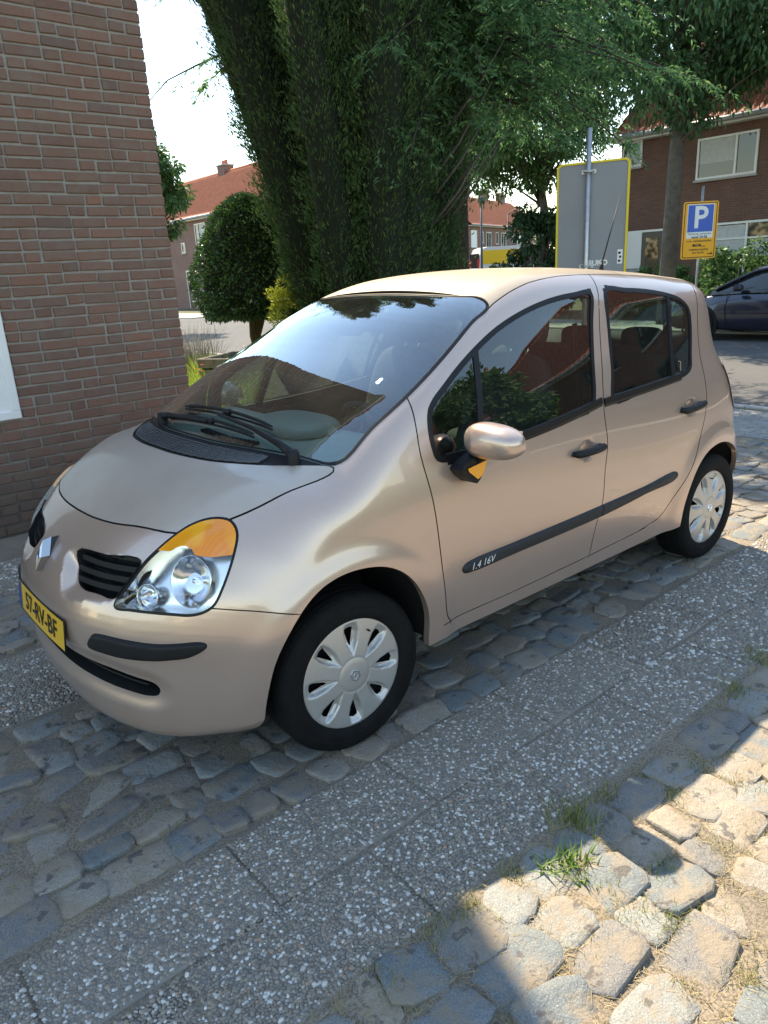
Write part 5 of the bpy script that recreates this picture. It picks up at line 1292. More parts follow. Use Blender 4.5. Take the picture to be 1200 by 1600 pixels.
t2 = house_block('tall_terraced_house', 'taller brick terraced house with red roof, third along the far pavement', 'taller terraced houses', U, 8.0, 7.3, 10.7, BR1, TILE1, tw, [(.85, 1.55, 2.3)], [(U-.9, U-.1, .9)])  # out-of-view units of the row, height raised so their roofs reflect in side glass
FRAMED = mat('dark_green_frame', (.02, .05, .035), .5)  # dark frames keep pale outlines out of the side glass reflections
for ch in t2.children:
    for c2 in ch.children:
        if c2.name.startswith('frame'): c2.data.materials.clear(); c2.data.materials.append(FRAMED)
t2.location = (-20.0, -11.33+U*2+.004, 0); t2.rotation_euler = (0, 0, math.pi/2)
for k, lb in enumerate(['taller brick terraced house with red roof, fourth along the far pavement', 'taller brick terraced house with red roof, fifth along the far pavement', 'taller brick terraced house with red roof, sixth along the far pavement']):
    c = copy_tree(t2); c.location = (-20.0, -11.33+U*(k+3)+.002*(k+3), 0); c['label'] = lb
h2 = house_block('corner_house', 'brick corner house with orange tiled roof and white windows beyond the topiary tree', None, 18.1, 7.6, 5.2, 8.0, BR2, TILE2,
                 [dict(x0=11.35, x1=12.75, z0=3.55, z1=4.85, mull=(11.8,), curtain=[(11.9, 12.65, 3.62, 4.78)]), dict(x0=13.9, x1=14.6, z0=4.0, z1=4.85), dict(x0=9.3, x1=9.8, z0=3.3, z1=3.9), dict(x0=13.0, x1=15.0, z0=.7, z1=2.2, mull=(14.0,)), dict(x0=16.0, x1=17.2, z0=3.6, z1=4.8, mull=(16.6,)), dict(x0=4, x1=5.4, z0=3.6, z1=4.8)],
                 [(9.55, 10.45, 2.2), ], [(8.6, 9.5, .45)])
h2.location = (-20.5, -52.0, 0); h2.rotation_euler = (0, 0, math.pi/2)
def mid_w(xc, w, z0, z1, **k): return dict(x0=xc-w/2, x1=xc+w/2, z0=z0, z1=z1, **k)
mw = [mid_w(1.2, 1.5, 3.2, 4.7, shutter=True), mid_w(3.4, .5, 3.6, 4.6), mid_w(5.2, 1.3, 3.2, 4.6, mull=(5.2,)), mid_w(7.6, .7, 3.5, 4.6), mid_w(9.6, 1.4, 3.2, 4.6, mull=(9.6,)), mid_w(12.6, .5, 3.6, 4.6), mid_w(15.0, 1.9, 3.1, 4.6, shutter=True), mid_w(17.8, .6, 3.5, 4.6), mid_w(20.6, 1.7, 3.1, 4.6, mull=(20.6,))]
mw += [mid_w(5.5, 2.0, .8, 2.2, mull=(5.5,)), mid_w(10.2, 2.2, .8, 2.2), mid_w(15.5, 2.2, .8, 2.2), mid_w(1.4, 2.4, .1, 2.2, shutter=True)]
h3 = house_block('row_houses', 'far row of brick houses with four chimneys, seen past two dark trunks', None, 24.0, 8.0, 5.2, 8.2, BR2, TILE2, mw, [(7.3, 8.2, 2.2), (12.4, 13.3, 2.2)], [(3.4, 4.6, .9), (8.6, 9.8, .9), (14.0, 15.2, .9), (19.6, 21.0, .8)])
h3.location = (-51.0, -47.2, 0); h3.rotation_euler = (0, 0, math.atan2(-.38, -.925))
h4 = house_block('row_houses', 'further brick house with red roof half hidden behind the two dark trunks', None, 14.0, 8.0, 5.0, 8.0, BR2, TILE2, [mid_w(11.0, 1.4, 3.2, 4.6), mid_w(7, 1.4, 3.2, 4.6)], [(4, 5, 2.2)], [(9, 10, .8)])
h4.location = (-36.0, -44.0, 0); h4.rotation_euler = (0, 0, math.atan2(-.38, -.925))
# ------------------------------------------------------------------ signs
ZINC = noisy('galvanised_steel', (.42, .43, .44), (.55, .56, .57), 12, .42, 0, metal=.7)
SGREY = noisy('sign_back_grey', (.235, .25, .265), (.27, .285, .30), 2, .55, .1, 30, .001)
YEL = mat('yellow_edge', (.78, .58, .02), .45); ORG = mat('sign_orange', (.95, .42, .01), .45); SBLUE = mat('sign_blue', (.01, .10, .50), .4); SWH = mat('sign_white', (.82, .82, .80), .5); SBK = mat('sign_black', (.01, .01, .01), .5)
def rrect(w, h, r, n=5):
    P = []
    for cx, cz, a0 in ((w/2-r, h/2-r, 0), (-w/2+r, h/2-r, 90), (-w/2+r, -h/2+r, 180), (w/2-r, -h/2+r, 270)):
        for k in range(n+1): a = math.radians(a0+90*k/n); P.append((cx+r*math.cos(a), cz+r*math.sin(a)))
    return P
def frame_ring(outer, inner, y0, y1):
    n = len(outer); V = [(p[0], y0, p[1]) for p in outer]+[(p[0], y0, p[1]) for p in inner]+[(p[0], y1, p[1]) for p in outer]+[(p[0], y1, p[1]) for p in inner]
    F = []
    for i in range(n):
        j = (i+1) % n; F += [(i, j, n+j, n+i), (2*n+i, 3*n+i, 3*n+j, 2*n+j), (i, 2*n+i, 2*n+j, j), (n+i, n+j, 3*n+j, 3*n+i)]
    return MB().add(V, F)
# back of a large temporary sign: local x to the right as seen, local -y towards the viewer
sg_ = empty('road_sign', (-6.66, -2.96, 0)); tag(sg_, 'large grey back of a yellow-edged temporary road sign on a steel pole', 'sign'); ang = math.atan2(.914, -.406); sg_.rotation_euler = (0, 0, ang)
Wd, Hd, zc = .84, 1.30, 2.06
MB().prism([(p[0], p[1]+zc) for p in rrect(Wd-.03, Hd-.03, .05)], 'y', -.010, .010).build('panel', SGREY, sg_)
frame_ring([(p[0], p[1]+zc) for p in rrect(Wd, Hd, .06)], [(p[0], p[1]+zc) for p in rrect(Wd-.045, Hd-.045, .045)], -.022, .015).build('edge_profile', YEL, sg_)
MB().tube([(-.045, -.045, -.1), (-.045, -.045, 3.06)], .030, 14).build('pole', ZINC, sg_)
for z_ in (2.60, 1.55):
    MB().box((-.13, -.022, z_-.022), (.04, -.012, z_+.022)).tube([(-.10, -.02, z_), (-.09, -.07, z_), (-.045, -.08, z_), (0, -.07, z_), (.01, -.02, z_)], .012, 6).build('clamp', ZINC, sg_)
def put_text(body, size, x_, z_, y_, m_, parent, name='lettering', spacing=1.0, bold=0.0):
    me = text_mesh(body, size, name, spacing=spacing, bold=bold)
    for v in me.vertices: v.co = (x_+v.co.x, y_-v.co.z, z_+v.co.y)
    return link(name, me, m_, parent)
put_text('BUKO', .085, .09, 1.58, -.0115, SWH, sg_, bold=.003)
MB().box((.315, -.0125, 1.56), (.375, -.0105, 1.72)).build('sticker', SWH, sg_); 
for k in range(3): MB().box((.325+.012*(k % 2), -.0135, 1.58+.045*k), (.355+.008*(k % 2), -.0126, 1.605+.045*k)).build('sticker_print', SBK, sg_)
# parking sign across the street
pcx, pcy = -14.98, -6.02; ps = empty('parking_sign', (pcx, pcy, 0)); tag(ps, 'orange temporary parking sign with blue P panel on a thin pole', 'sign'); ps.rotation_euler = (0, 0, math.atan2(.62, -.785))
Wp, Hp, zp = .76, 1.17, 2.09
MB().prism([(p[0], p[1]+zp) for p in rrect(Wp, Hp, .05)], 'y', -.012, .004).build('panel', ORG, ps)
frame_ring([(p[0], p[1]+zp) for p in rrect(Wp-.05, Hp-.05, .035)], [(p[0], p[1]+zp) for p in rrect(Wp-.08, Hp-.08, .03)], -.0145, -.0125).build('border_line', SBK, ps)
MB().box((-.29, -.0145, 1.93), (.29, -.0125, 2.62)).build('white_field', SWH, ps)
MB().box((-.275, -.0165, 2.06), (.275, -.0147, 2.605)).build('blue_field', SBLUE, ps)
put_text('P', .62, 0, 2.335, -.0168, SWH, ps, 'letter_p', bold=.012)
for (tx, sz, z_, b_) in [('Parkeren verboden', .066, 2.02, 0), ('vanaf 24-06', .076, 1.955, .002)]: put_text(tx, sz, 0, z_, -.0148, SBK, ps, bold=b_)
for (tx, sz, z_, b_) in [('i.v.m. werkzaamheden', .062, 1.875, .001), ('wegsleepregeling', .062, 1.70, .001), ('van kracht', .062, 1.635, .001)]: put_text(tx, sz, 0, z_, -.0128, SBK, ps, bold=b_)
tow = MB()
for (a, b, c_, d) in [(-.14, 1.762, -.03, 1.785), (-.13, 1.785, -.09, 1.812), (-.02, 1.765, .06, 1.790), (.00, 1.79, .045, 1.808), (.06, 1.755, .15, 1.768)]: tow.box((a, -.0145, b), (c_, -.0125, d))
tow.tube([(-.10, -.0135, 1.79), (-.01, -.0135, 1.815)], .006, 5); tow.build('tow_truck_symbol', SBK, ps)
MB().box((.20, -.0145, 1.595), (.29, -.0125, 1.612)).add([(.28, -.0145, 1.575), (.325, -.0145, 1.603), (.28, -.0145, 1.632), (.28, -.0126, 1.575), (.325, -.0126, 1.603), (.28, -.0126, 1.632)], [(0, 1, 2), (3, 5, 4), (0, 3, 4, 1), (1, 4, 5, 2), (2, 5, 3, 0)]).build('arrow', SBK, ps)
MB().tube([(.03, .03, 0), (.03, .03, 2.98)], .027, 10).build('pole', ZINC, ps)
# lamp posts
LAMPM = mat('lamp_post_grey', (.05, .055, .06), .5)
for (lx, ly, hgt, arm, lb) in [(-29.1, -25.45, 4.65, 0, 'slim dark lamp post standing by the white and yellow van'), (-44.0, -36.5, 5.1, 2.2, 'curved-arm lamp post in front of the far row houses')]:
    lp = empty('lamp_post', (lx, ly, 0)); tag(lp, lb, 'lamp post')
    MB().tube([(0, 0, 0), (0, 0, 1.0), (0, 0, hgt)], [.09, .07, .05], 8).build('post', LAMPM, lp)
    if arm:
        MB().tube([(0, 0, hgt-.05), (-.3, .25, hgt+.25), (-1.0, .8, hgt+.55), (-1.6, 1.3, hgt+.6)], .04, 6).build('arm', LAMPM, lp); MB().box((-2.1, 1.25, hgt+.55), (-1.55, 1.5, hgt+.66), bev=.03).build('lamp_head', LAMPM, lp)
    else: MB().lathe([(.02, hgt+.35), (.16, hgt+.25), (.18, hgt+.05), (.06, hgt-.05)], 'z', (0, 0, 0), 12).build('lamp_head', LAMPM, lp)
# ------------------------------------------------------------------ other vehicles (local x = nose)
def far_car(name, label, cat, paint, L, Wd, Hr, prof_low, prof_top, gh0, gh1, wb, rwh, win_split=()):
    """prof_low: bonnet/boot line (x,z); greenhouse from gh0 (tail) to gh1 (nose) following prof_top"""
    c = empty(name); tag(c, label, cat); xs = np.linspace(-L/2, L/2, 60); low = np.interp(xs, *zip(*prof_low)); hw = Wd/2*(1-.16*np.abs(xs/(L/2))**5-.04*np.abs(xs/(L/2))**2); V = []
    sec = [(.86, .20), (.97, .26), (1.0, .48), (.985, .74), (.93, .92), (.80, .99), (.45, 1.0)]; n_ = len(sec)*2
    for x_, zt, w in zip(xs, low, hw):
        zb = .20+.10*max(0, abs(x_)/(L/2)-.85)/.15
        pts = [(w*a, zb+(zt-zb)*((b-.20)/.80)) for a, b in sec]
        V += [(x_, p[0], p[1]) for p in pts]+[(x_, -p[0], p[1]) for p in pts[::-1]]
    F = [(i*n_+k, i*n_+(k+1) % n_, (i+1)*n_+(k+1) % n_, (i+1)*n_+k) for i in range(59) for k in range(n_)]+[tuple(range(n_)), tuple(59*n_+k for k in range(n_))]
    MB().add(V, F, True).build('body', paint, c)
    gx_ = np.linspace(gh0, gh1, 40); gt = np.interp(gx_, *zip(*prof_top)); gb = np.interp(gx_, *zip(*prof_low)); V = []; R_ = []
    for x_, zt, zb in zip(gx_, gt, gb):
        w0 = np.interp(x_, xs, hw)*.93; h = max(zt-zb, .002); k = h/(Hr-.9); w1 = w0-.20*min(1, k)
        V += [(x_, w0, zb-.05), (x_, w1+.02, zb+h*.88), (x_, w1-.10, zb+h), (x_, -w1+.10, zb+h), (x_, -w1-.02, zb+h*.88), (x_, -w0, zb-.05)]
        R_ += [(x_, w1+.035, zb+h*.86), (x_, w1-.09, zb+h+.012), (x_, 0, zb+h+.03), (x_, -w1+.09, zb+h+.012), (x_, -w1-.035, zb+h*.86)]
    MB().add(V, [(i*6+k, i*6+k+1, (i+1)*6+k+1, (i+1)*6+k) for i in range(39) for k in range(5)], True).build('windows', PANE, c)
    a, b = 6, 32; MB().add(R_[a*5:b*5], [(i*5+k, i*5+k+1, (i+1)*5+k+1, (i+1)*5+k) for i in range(b-a-1) for k in range(4)], True).build('roof', paint, c)
    for sgn in (1, -1):
        for (sx_, lean) in win_split:
            zb = np.interp(sx_, *zip(*prof_low)); zt = np.interp(sx_+lean, *zip(*prof_top)); w0 = np.interp(sx_, xs, hw)*.93
            MB().tube([(sx_, (w0+.005)*sgn, zb-.02), (sx_+lean, (w0-.17)*sgn, zt-.02)], .035, 6).build('pillar', paint, c)
        P = [(R_[i*5 if sgn > 0 else i*5+4]) for i in range(1, 39)]; MB().tube([(p[0], p[1], p[2]) for p in P], .028, 6).build('roof_rail', paint, c)
        for wx in (wb/2, -wb/2):
            w = empty('wheel', (wx, (Wd/2-.10)*sgn, rwh)); w.parent = c
            MB().lathe([(rwh*.62, -.09), (rwh*.96, -.095), (rwh, -.06), (rwh, .06), (rwh*.96, .095), (rwh*.66, .098), (rwh*.62, .08)], 'y', n=28).build('tyre', TYRE, w)
            rim = MB().lathe([(0, .02*sgn), (rwh*.6, .03*sgn), (rwh*.66, .085*sgn)], 'y', n=28)
            for k in range(5): a_ = k*2*math.pi/5; rim.tube([(0, .07*sgn, 0), (rwh*.62*math.cos(a_), .085*sgn, rwh*.62*math.sin(a_))], [.05, .03], 6)
            rim.build('rim', SILVER, w)
            MB().lathe([(rwh*1.13, (.02)*sgn), (rwh*1.13, .108*sgn), (rwh*1.0, .106*sgn)], 'y', (wx, (Wd/2-.10)*sgn, rwh), 28).build('arch_trim', DARK, c)
        dx = .05; w0 = np.interp(dx, xs, hw)
        MB().box((-.62, (w0*.985)*sgn, .70), (-.42, (w0*.985+.03)*sgn, .735), bev=.008).build('door_handle', CHROME, c)
        MB().tube([(-.70, (w0+.001)*sgn, .28), (-.72, (w0-.002)*sgn, .60), (-.66, (w0*.93+.012)*sgn, .90)], .006, 5).tube([(.75, (w0+.001)*sgn, .28), (.80, (w0-.002)*sgn, .60), (.78, (w0*.93+.012)*sgn, .90)], .006, 5).build('door_seam', DARK, c)
        MB().box((.45, (w0)*sgn, .93), (.62, (w0+.17)*sgn, 1.05), bev=.04).build('door_mirror', paint, c)
        MB().box((L/2-.30, Wd*.30*sgn, .60), (L/2-.06, Wd*.43*sgn, .74), bev=.04).build('headlight', CHROME, c)
        MB().box((-L/2+.04, Wd*.28*sgn, .66), (-L/2+.22, Wd*.43*sgn, .82), bev=.04).build('tail_light', RED, c)
    return c
NAVY = mat('dark_navy_paint', (.018, .022, .042), .25, .3, coat=1.0, coat_rough=.02); BLUEP = mat('blue_car_paint', (.10, .16, .24), .3, .3, coat=1.0)
pl = [(-2.2, .72), (-2.1, .88), (-1.6, .97), (-.5, .945), (.6, .93), (1.0, .90), (1.7, .80), (2.1, .66), (2.2, .50)]
pt = [(-1.75, .98), (-1.2, 1.22), (-.6, 1.38), (-.1, 1.41), (.35, 1.33), (.8, 1.10), (1.12, .92)]
dc = far_car('dark_coupe', 'dark navy coupe parked across the street in front of the brick house', 'car', NAVY, 4.4, 1.80, 1.41, pl, pt, -1.75, 1.12, 2.6, .32, win_split=((-.55, -.25),))
dc.location = (-13.9, -3.55, -.02); dc.rotation_euler = (0, 0, -math.pi/2)
bc = far_car('blue_car', 'small blue-grey car far down the side street beside the van', 'car', BLUEP, 3.9, 1.7, 1.48, [(-1.95, .7), (-1.85, .9), (-1.5, .97), (1.0, .93), (1.6, .82), (1.95, .55)], [(-1.8, .98), (-1.5, 1.35), (-.7, 1.48), (.1, 1.46), (.6, 1.28), (1.05, .94)], -1.8, 1.05, 2.5, .30, win_split=((-.5, -.1),))
bc.location = (-27.5, -24.6, -.02); bc.rotation_euler = (0, 0, math.radians(160))
# delivery van
VANW = mat('van_white', (.62, .64, .63), .35, coat=.6); VANY = mat('van_yellow', (.80, .50, .03), .4); VANO = mat('van_orange', (.72, .30, .05), .4)
van = empty('delivery_van', (-32.3, -25.5, .02)); tag(van, 'white and yellow delivery van with a dark rear corner, standing in the side street', 'van'); van.rotation_euler = (0, 0, math.radians(148)); van.scale = (1.08, 1.08, 1.12)
pr = [(-2.4, .35), (-2.45, 1.0), (-2.38, 1.9), (-2.25, 2.16), (-2.0, 2.24), (.6, 2.24), (1.05, 2.10), (1.75, 1.32), (2.35, 1.08), (2.5, .8), (2.48, .35)]
V = []; sec = [(0.0, .93), (.55, 1.0), (.8, .98), (1.0, .86)]
MB().prism(pr, 'y', -.93, .93).build('body', VANW, van)
for sgn in (1, -1):
    MB().box((-2.3, .932*sgn, 1.45), (-.3, .938*sgn, 2.08)).build('yellow_panel', VANY, van); MB().box((-.28, .932*sgn, .45), (.35, .940*sgn, 2.1)).build('dark_panel', SBK, van)
    MB().prism([(.55, 1.35), (1.65, 1.35), (1.1, 2.0), (.55, 2.0)], 'y', .932*sgn, .94*sgn).build('cab_window', PANE, van)
    MB().box((-1.3, .933*sgn, .85), (-.75, .939*sgn, 1.25)).build('logo_patch', VANO, van)
    for wx in (1.6, -1.5): MB().lathe([(.02, .94*sgn), (.2, .95*sgn), (.33, .94*sgn), (.34, .75*sgn)], 'y', (wx, 0, .34), 20).build('wheel', TYRE, van)
    MB().box((-2.47, .70*sgn, 1.0), (-2.41, .90*sgn, 1.7)).build('tail_light', RED, van)
MB().box((-2.462, -.8, 1.25), (-2.40, .8, 1.95)).build('rear_window', PANE, van); MB().box((-2.465, -.85, .5), (-2.41, .2, 1.15)).build('orange_panel', VANO, van)
# ------------------------------------------------------------------ trees and plants
def leaf_quads(P, D, L, Wd, rng, droop=0.0, name='crown', fold=.25):
    """P base points, D unit directions; rhombic leaves, 2 triangles each"""
    n = len(P); R = rng.normal(size=(n, 3)); S_ = np.cross(D, R); S_ /= np.linalg.norm(S_, axis=1)[:, None]+1e-9; Nn = np.cross(S_, D)
    L = np.broadcast_to(L, (n,))[:, None]; Wd = np.broadcast_to(Wd, (n,))[:, None]
    V = np.zeros((n, 4, 3)); V[:, 0] = P; V[:, 1] = P+D*L*.45+S_*Wd*.5+Nn*Wd*fold*.5; V[:, 2] = P+D*L-np.array([0, 0, 1])*L*droop; V[:, 3] = P+D*L*.45-S_*Wd*.5+Nn*Wd*fold*.5
    F = np.arange(n*4).reshape(n, 4); return V.reshape(-1, 3), F
def crown_obj(parts, name, m_, parent):
    V = np.concatenate([p[0] for p in parts]); b = 0; Fs = []
    for v, f in parts: Fs.append(f+b); b += len(v)
    return link(name, mesh_np(name, V, np.concatenate(Fs), False), m_, parent)
def unit(a): return a/(np.linalg.norm(a, axis=-1, keepdims=True)+1e-9)
BARK = noisy('dark_bark', (.035, .027, .021), (.075, .058, .045), 9, .95, 1.0, 18, .04); BARK2 = noisy('grey_bark', (.075, .066, .055), (.13, .115, .095), 6, .95, 1.0, 22, .03)
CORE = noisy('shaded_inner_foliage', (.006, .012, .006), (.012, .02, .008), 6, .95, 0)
rt_ = np.random.default_rng(5)
# --- yew of upright plumes
YEWM = leafmat('yew_needles', [(0, (0.025, 0.0625, 0.0225)), (.5, (0.0475, 0.106, 0.035)), (.9, (0.0813, 0.156, 0.045)), (1, (0.188, 0.237, 0.0625))], .6, .22)
yew = empty('yew_tree', (-5.47, -5.65, 0)); tag(yew, 'tall dark green yew of upright plumes behind the beige car', 'tree')
MB().tube([(0, 0, -.05), (.03, .02, .6), (0, 0, 1.2)], [.22, .17, .12], 10).build('trunk', BARK, yew)
parts = []; core = MB()
for k in range(34):
    a = rt_.uniform(0, 6.28); r0 = .72*math.sqrt(rt_.uniform(0, 1)); lean = rt_.uniform(.06, .16); zb = rt_.uniform(.25, .9); zt = rt_.uniform(5.2, 7.6)*(1-.12*r0)
    if k < 11:                      # the outer plumes that lean away to the left
        a = math.radians(rt_.uniform(262, 335)); r0 = .66; lean = rt_.uniform(.15, .30); zb, zt = .6, 6.8
    dx, dy = math.cos(a), math.sin(a); pr_ = rt_.uniform(.30, .44)
    nS = 11000; t = rt_.uniform(0, 1, nS)**.9; zz = zb+(zt-zb)*t; cx = dx*(r0+lean*zz*(.5+.6*t)); cy = dy*(r0+lean*zz*(.5+.6*t)); rad = pr_*np.clip(np.minimum((t+.05)*5, 1)*(1-t**4)**.7, .08, 1)*(1+.18*np.sin(zz*7+k)+.12*np.sin(zz*17+2*k))
    ph = rt_.uniform(0, 6.28, nS); rr_ = rad*(1+.16*np.sin(3*ph+zz*2.3+k)+.10*np.sin(7*ph-zz*3.1))*rt_.uniform(.60, 1.06, nS)*np.where(rt_.random(nS) < .05, 1.28, 1); out = np.stack([np.cos(ph), np.sin(ph), np.zeros(nS)], 1)
    P = np.stack([cx, cy, zz], 1)+out*rr_[:, None]; D = unit(out*.55+np.array([dx*lean, dy*lean, 1.0])*.9+rt_.normal(0, .28, (nS, 3)))
    parts.append(leaf_quads(P, D, rt_.uniform(.035, .085, nS), rt_.uniform(.011, .020, nS), rt_))
    for q_ in range(110):          # short side sprays that break up the plume's surface
        i_ = rt_.integers(nS); b0 = np.array([cx[i_], cy[i_], zz[i_]])+out[i_]*rad[i_]*.85; sd3 = unit(out[i_]*rt_.uniform(.3, .8)+np.array([0, 0, 1.0])+rt_.normal(0, .15, 3)); SL = rt_.uniform(.14, .34); tt = rt_.uniform(0, 1, 34)
        parts.append(leaf_quads(b0+sd3*SL*tt[:, None], unit(sd3*.7+rt_.normal(0, .55, (34, 3))), rt_.uniform(.03, .07, 34)*(1.15-.6*tt), rt_.uniform(.010, .018, 34), rt_))
    tc = np.linspace(0, .97, 12); core.tube([(dx*(r0+lean*(zb+(zt-zb)*q)*(.5+.6*q)), dy*(r0+lean*(zb+(zt-zb)*q)*(.5+.6*q)), zb+(zt-zb)*q) for q in tc], [.66*pr_*float(np.clip(min((q+.05)*5, 1)*(1-q**4)**.7, .05, 1)) for q in tc], 8)
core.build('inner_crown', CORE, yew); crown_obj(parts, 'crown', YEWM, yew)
lb = MB()
for k in range(7):
    a = math.radians(rt_.uniform(70, 130)); h0 = rt_.uniform(1.5, 3.4); p = np.array([.55*math.cos(a)-.35, .55*math.sin(a)+.5, h0]); MB().tube([p, p+[-.2, .25, .35], p+[-.42, .6, .8+.2*rt_.random()]], [.022, .014, .006], 6).build('limb', BARK2, yew)
# --- clipped dome on a trunk
TOPM = leafmat('glossy_dark_leaves', [(0, (0.035, 0.0875, 0.0275)), (.6, (0.0688, 0.15, 0.045)), (1, (0.125, 0.237, 0.075))], .22, .15, spec=.7)
top = empty('topiary_tree', (-5.06, -8.28, 0)); tag(top, 'clipped dome-shaped evergreen tree on a short knobbly trunk in the garden', 'tree')
nS = 17000; u = rt_.uniform(-1, 1, nS); ph = rt_.uniform(0, 6.28, nS); zz = np.where(u < -.55, 1.07, 1.07+(u+.55)/1.55*1.78)
def trad(z_): q = np.clip((z_-1.07)/1.78, 0, 1); return .86*np.clip(1-(np.clip(q-.20, 0, 1)/.80)**1.9, 0, 1)**.62*np.where(q < .20, .90+.10*q/.20, 1)
rr_ = trad(zz)*np.where(u < -.55, np.sqrt(rt_.uniform(0, 1, nS)), 1); bump_ = 1+.06*np.sin(ph*5+zz*6)+.05*np.sin(ph*9-zz*11)+np.where(rt_.random(nS) < .03, .07, 0); rr_ = rr_*bump_+rt_.normal(0, .025, nS)
out = np.stack([np.cos(ph), np.sin(ph), np.zeros(nS)], 1); P = out*rr_[:, None]; P[:, 2] = zz+rt_.normal(0, .02, nS)
D = unit(out*np.where(u < -.55, .3, 1)[:, None]+np.stack([np.zeros(nS), np.zeros(nS), np.where(u < -.55, -.9, (zz-1.6)*.8)], 1)+rt_.normal(0, .55, (nS, 3)))
crown_obj([leaf_quads(P, D, rt_.uniform(.045, .08, nS), rt_.uniform(.026, .042, nS), rt_, .1)], 'crown', TOPM, top)
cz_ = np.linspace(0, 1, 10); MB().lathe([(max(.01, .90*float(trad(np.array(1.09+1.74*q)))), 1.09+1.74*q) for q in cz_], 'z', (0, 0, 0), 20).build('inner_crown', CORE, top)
MB().tube([(0, 0, -.05), (.02, .01, .25), (-.03, .02, .5), (.03, -.01, .72), (-.02, 0, .95), (0, 0, 1.2)], [.13, .10, .125, .095, .13, .10], 9).build('trunk', noisy('mossy_bark', (.10, .075, .035), (.17, .13, .06), 8, .95, 1.0, 25, .03), top)
# --- pair of feathery trees with dark straight trunks
FEA = leafmat('feathery_leaves', [(0, (0.05, 0.125, 0.0525)), (.5, (0.0813, 0.194, 0.075)), (.85, (0.125, 0.263, 0.0938)), (1, (0.213, 0.338, 0.112))], .6, .45)
def feathery(loc, label, nl, hmin, hmax, Lm, az=(0, 360), rng=rt_, lean=(0, 0), tr=.12, sprays=26, leaves=20, lsz=(.05, .10)):
    t = empty('feathery_tree', (*loc, 0)); tag(t, label, 'tree'); H_ = hmax+.8
    MB().tube([(0, 0, -.05), (lean[0]*.3, lean[1]*.3, H_*.35), (lean[0], lean[1], H_)], [tr*1.15, tr*.95, tr*.2], 10).build('trunk', BARK, t); br = MB(); Ps = []; Ds = []
    for k in range(nl):
        h = rng.uniform(hmin, hmax); a = math.radians(rng.uniform(*az)); L = Lm*rng.uniform(.55, 1.1)*(1-.45*(h-hmin)/(hmax-hmin+.01)); d = np.array([math.cos(a), math.sin(a), 0]); q = np.linspace(0, 1, 6)
        lift = rng.uniform(-.05, .35); path = np.array([lean[0]*h/H_, lean[1]*h/H_, h])+d*L*q[:, None]+np.array([0, 0, 1])*(lift*q-.45*q*q)[:, None]*L+rng.normal(0, .03, (6, 3)); MB().tube(path, np.linspace(.028, .006, 6), 5).build('limb', BARK, t)
        for s_ in range(sprays):
            f = rng.uniform(.18, 1.0); p = np.array([np.interp(f, q, path[:, i]) for i in range(3)]); side = np.array([-d[1], d[0], 0])*rng.choice([-1, 1]); sd_ = unit(d*rng.uniform(.2, .8)+side*rng.uniform(.1, 1.0)+np.array([0, 0, rng.uniform(-.5, .15)])); SL = rng.uniform(.22, .55)
            tt = rng.uniform(0, 1, leaves); pts = p+sd_*SL*tt[:, None]+np.array([0, 0, -1.0])*(SL*.55*tt**2)[:, None]; sl = unit(np.cross(sd_, [0, 0, 1.]))*rng.choice([-1, 1], leaves)[:, None]
            Ps.append(pts); Ds.append(unit(sl*.8+sd_*.5+np.array([0, 0, -.35])+rng.normal(0, .25, (leaves, 3))))
    P = np.concatenate(Ps); D = np.concatenate(Ds); n = len(P)
    crown_obj([leaf_quads(P, D, rng.uniform(lsz[0], lsz[1], n), rng.uniform(.016, .03, n), rng, .15)], 'crown', FEA, t); return t
feathery((-6.62, -5.33), 'dark straight-trunked feathery tree beside the big sign, left trunk of the pair', 46, 3.6, 7.8, 2.6)
feathery((-7.05, -5.52), 'dark straight-trunked feathery tree beside the big sign, right trunk of the pair', 76, 3.7, 8.2, 3.2, az=(20, 190))
# --- light tree behind the yew with hanging sprays
wl = feathery((-6.6, -9.3), 'light green tree with hanging sprays behind the dark yew', 9, 4.6, 8.5, 2.3, az=(-65, -5), sprays=10, lsz=(.07, .13)); wl.name = 'hanging_tree'
LGT = leafmat('light_hanging_leaves', [(0, (0.075, 0.163, 0.0375)), (.6, (0.125, 0.25, 0.0625)), (1, (0.213, 0.35, 0.1))], .55, .45)
for ch in wl.children:
    if ch.name.startswith('crown'): ch.data.materials.clear(); ch.data.materials.append(LGT)
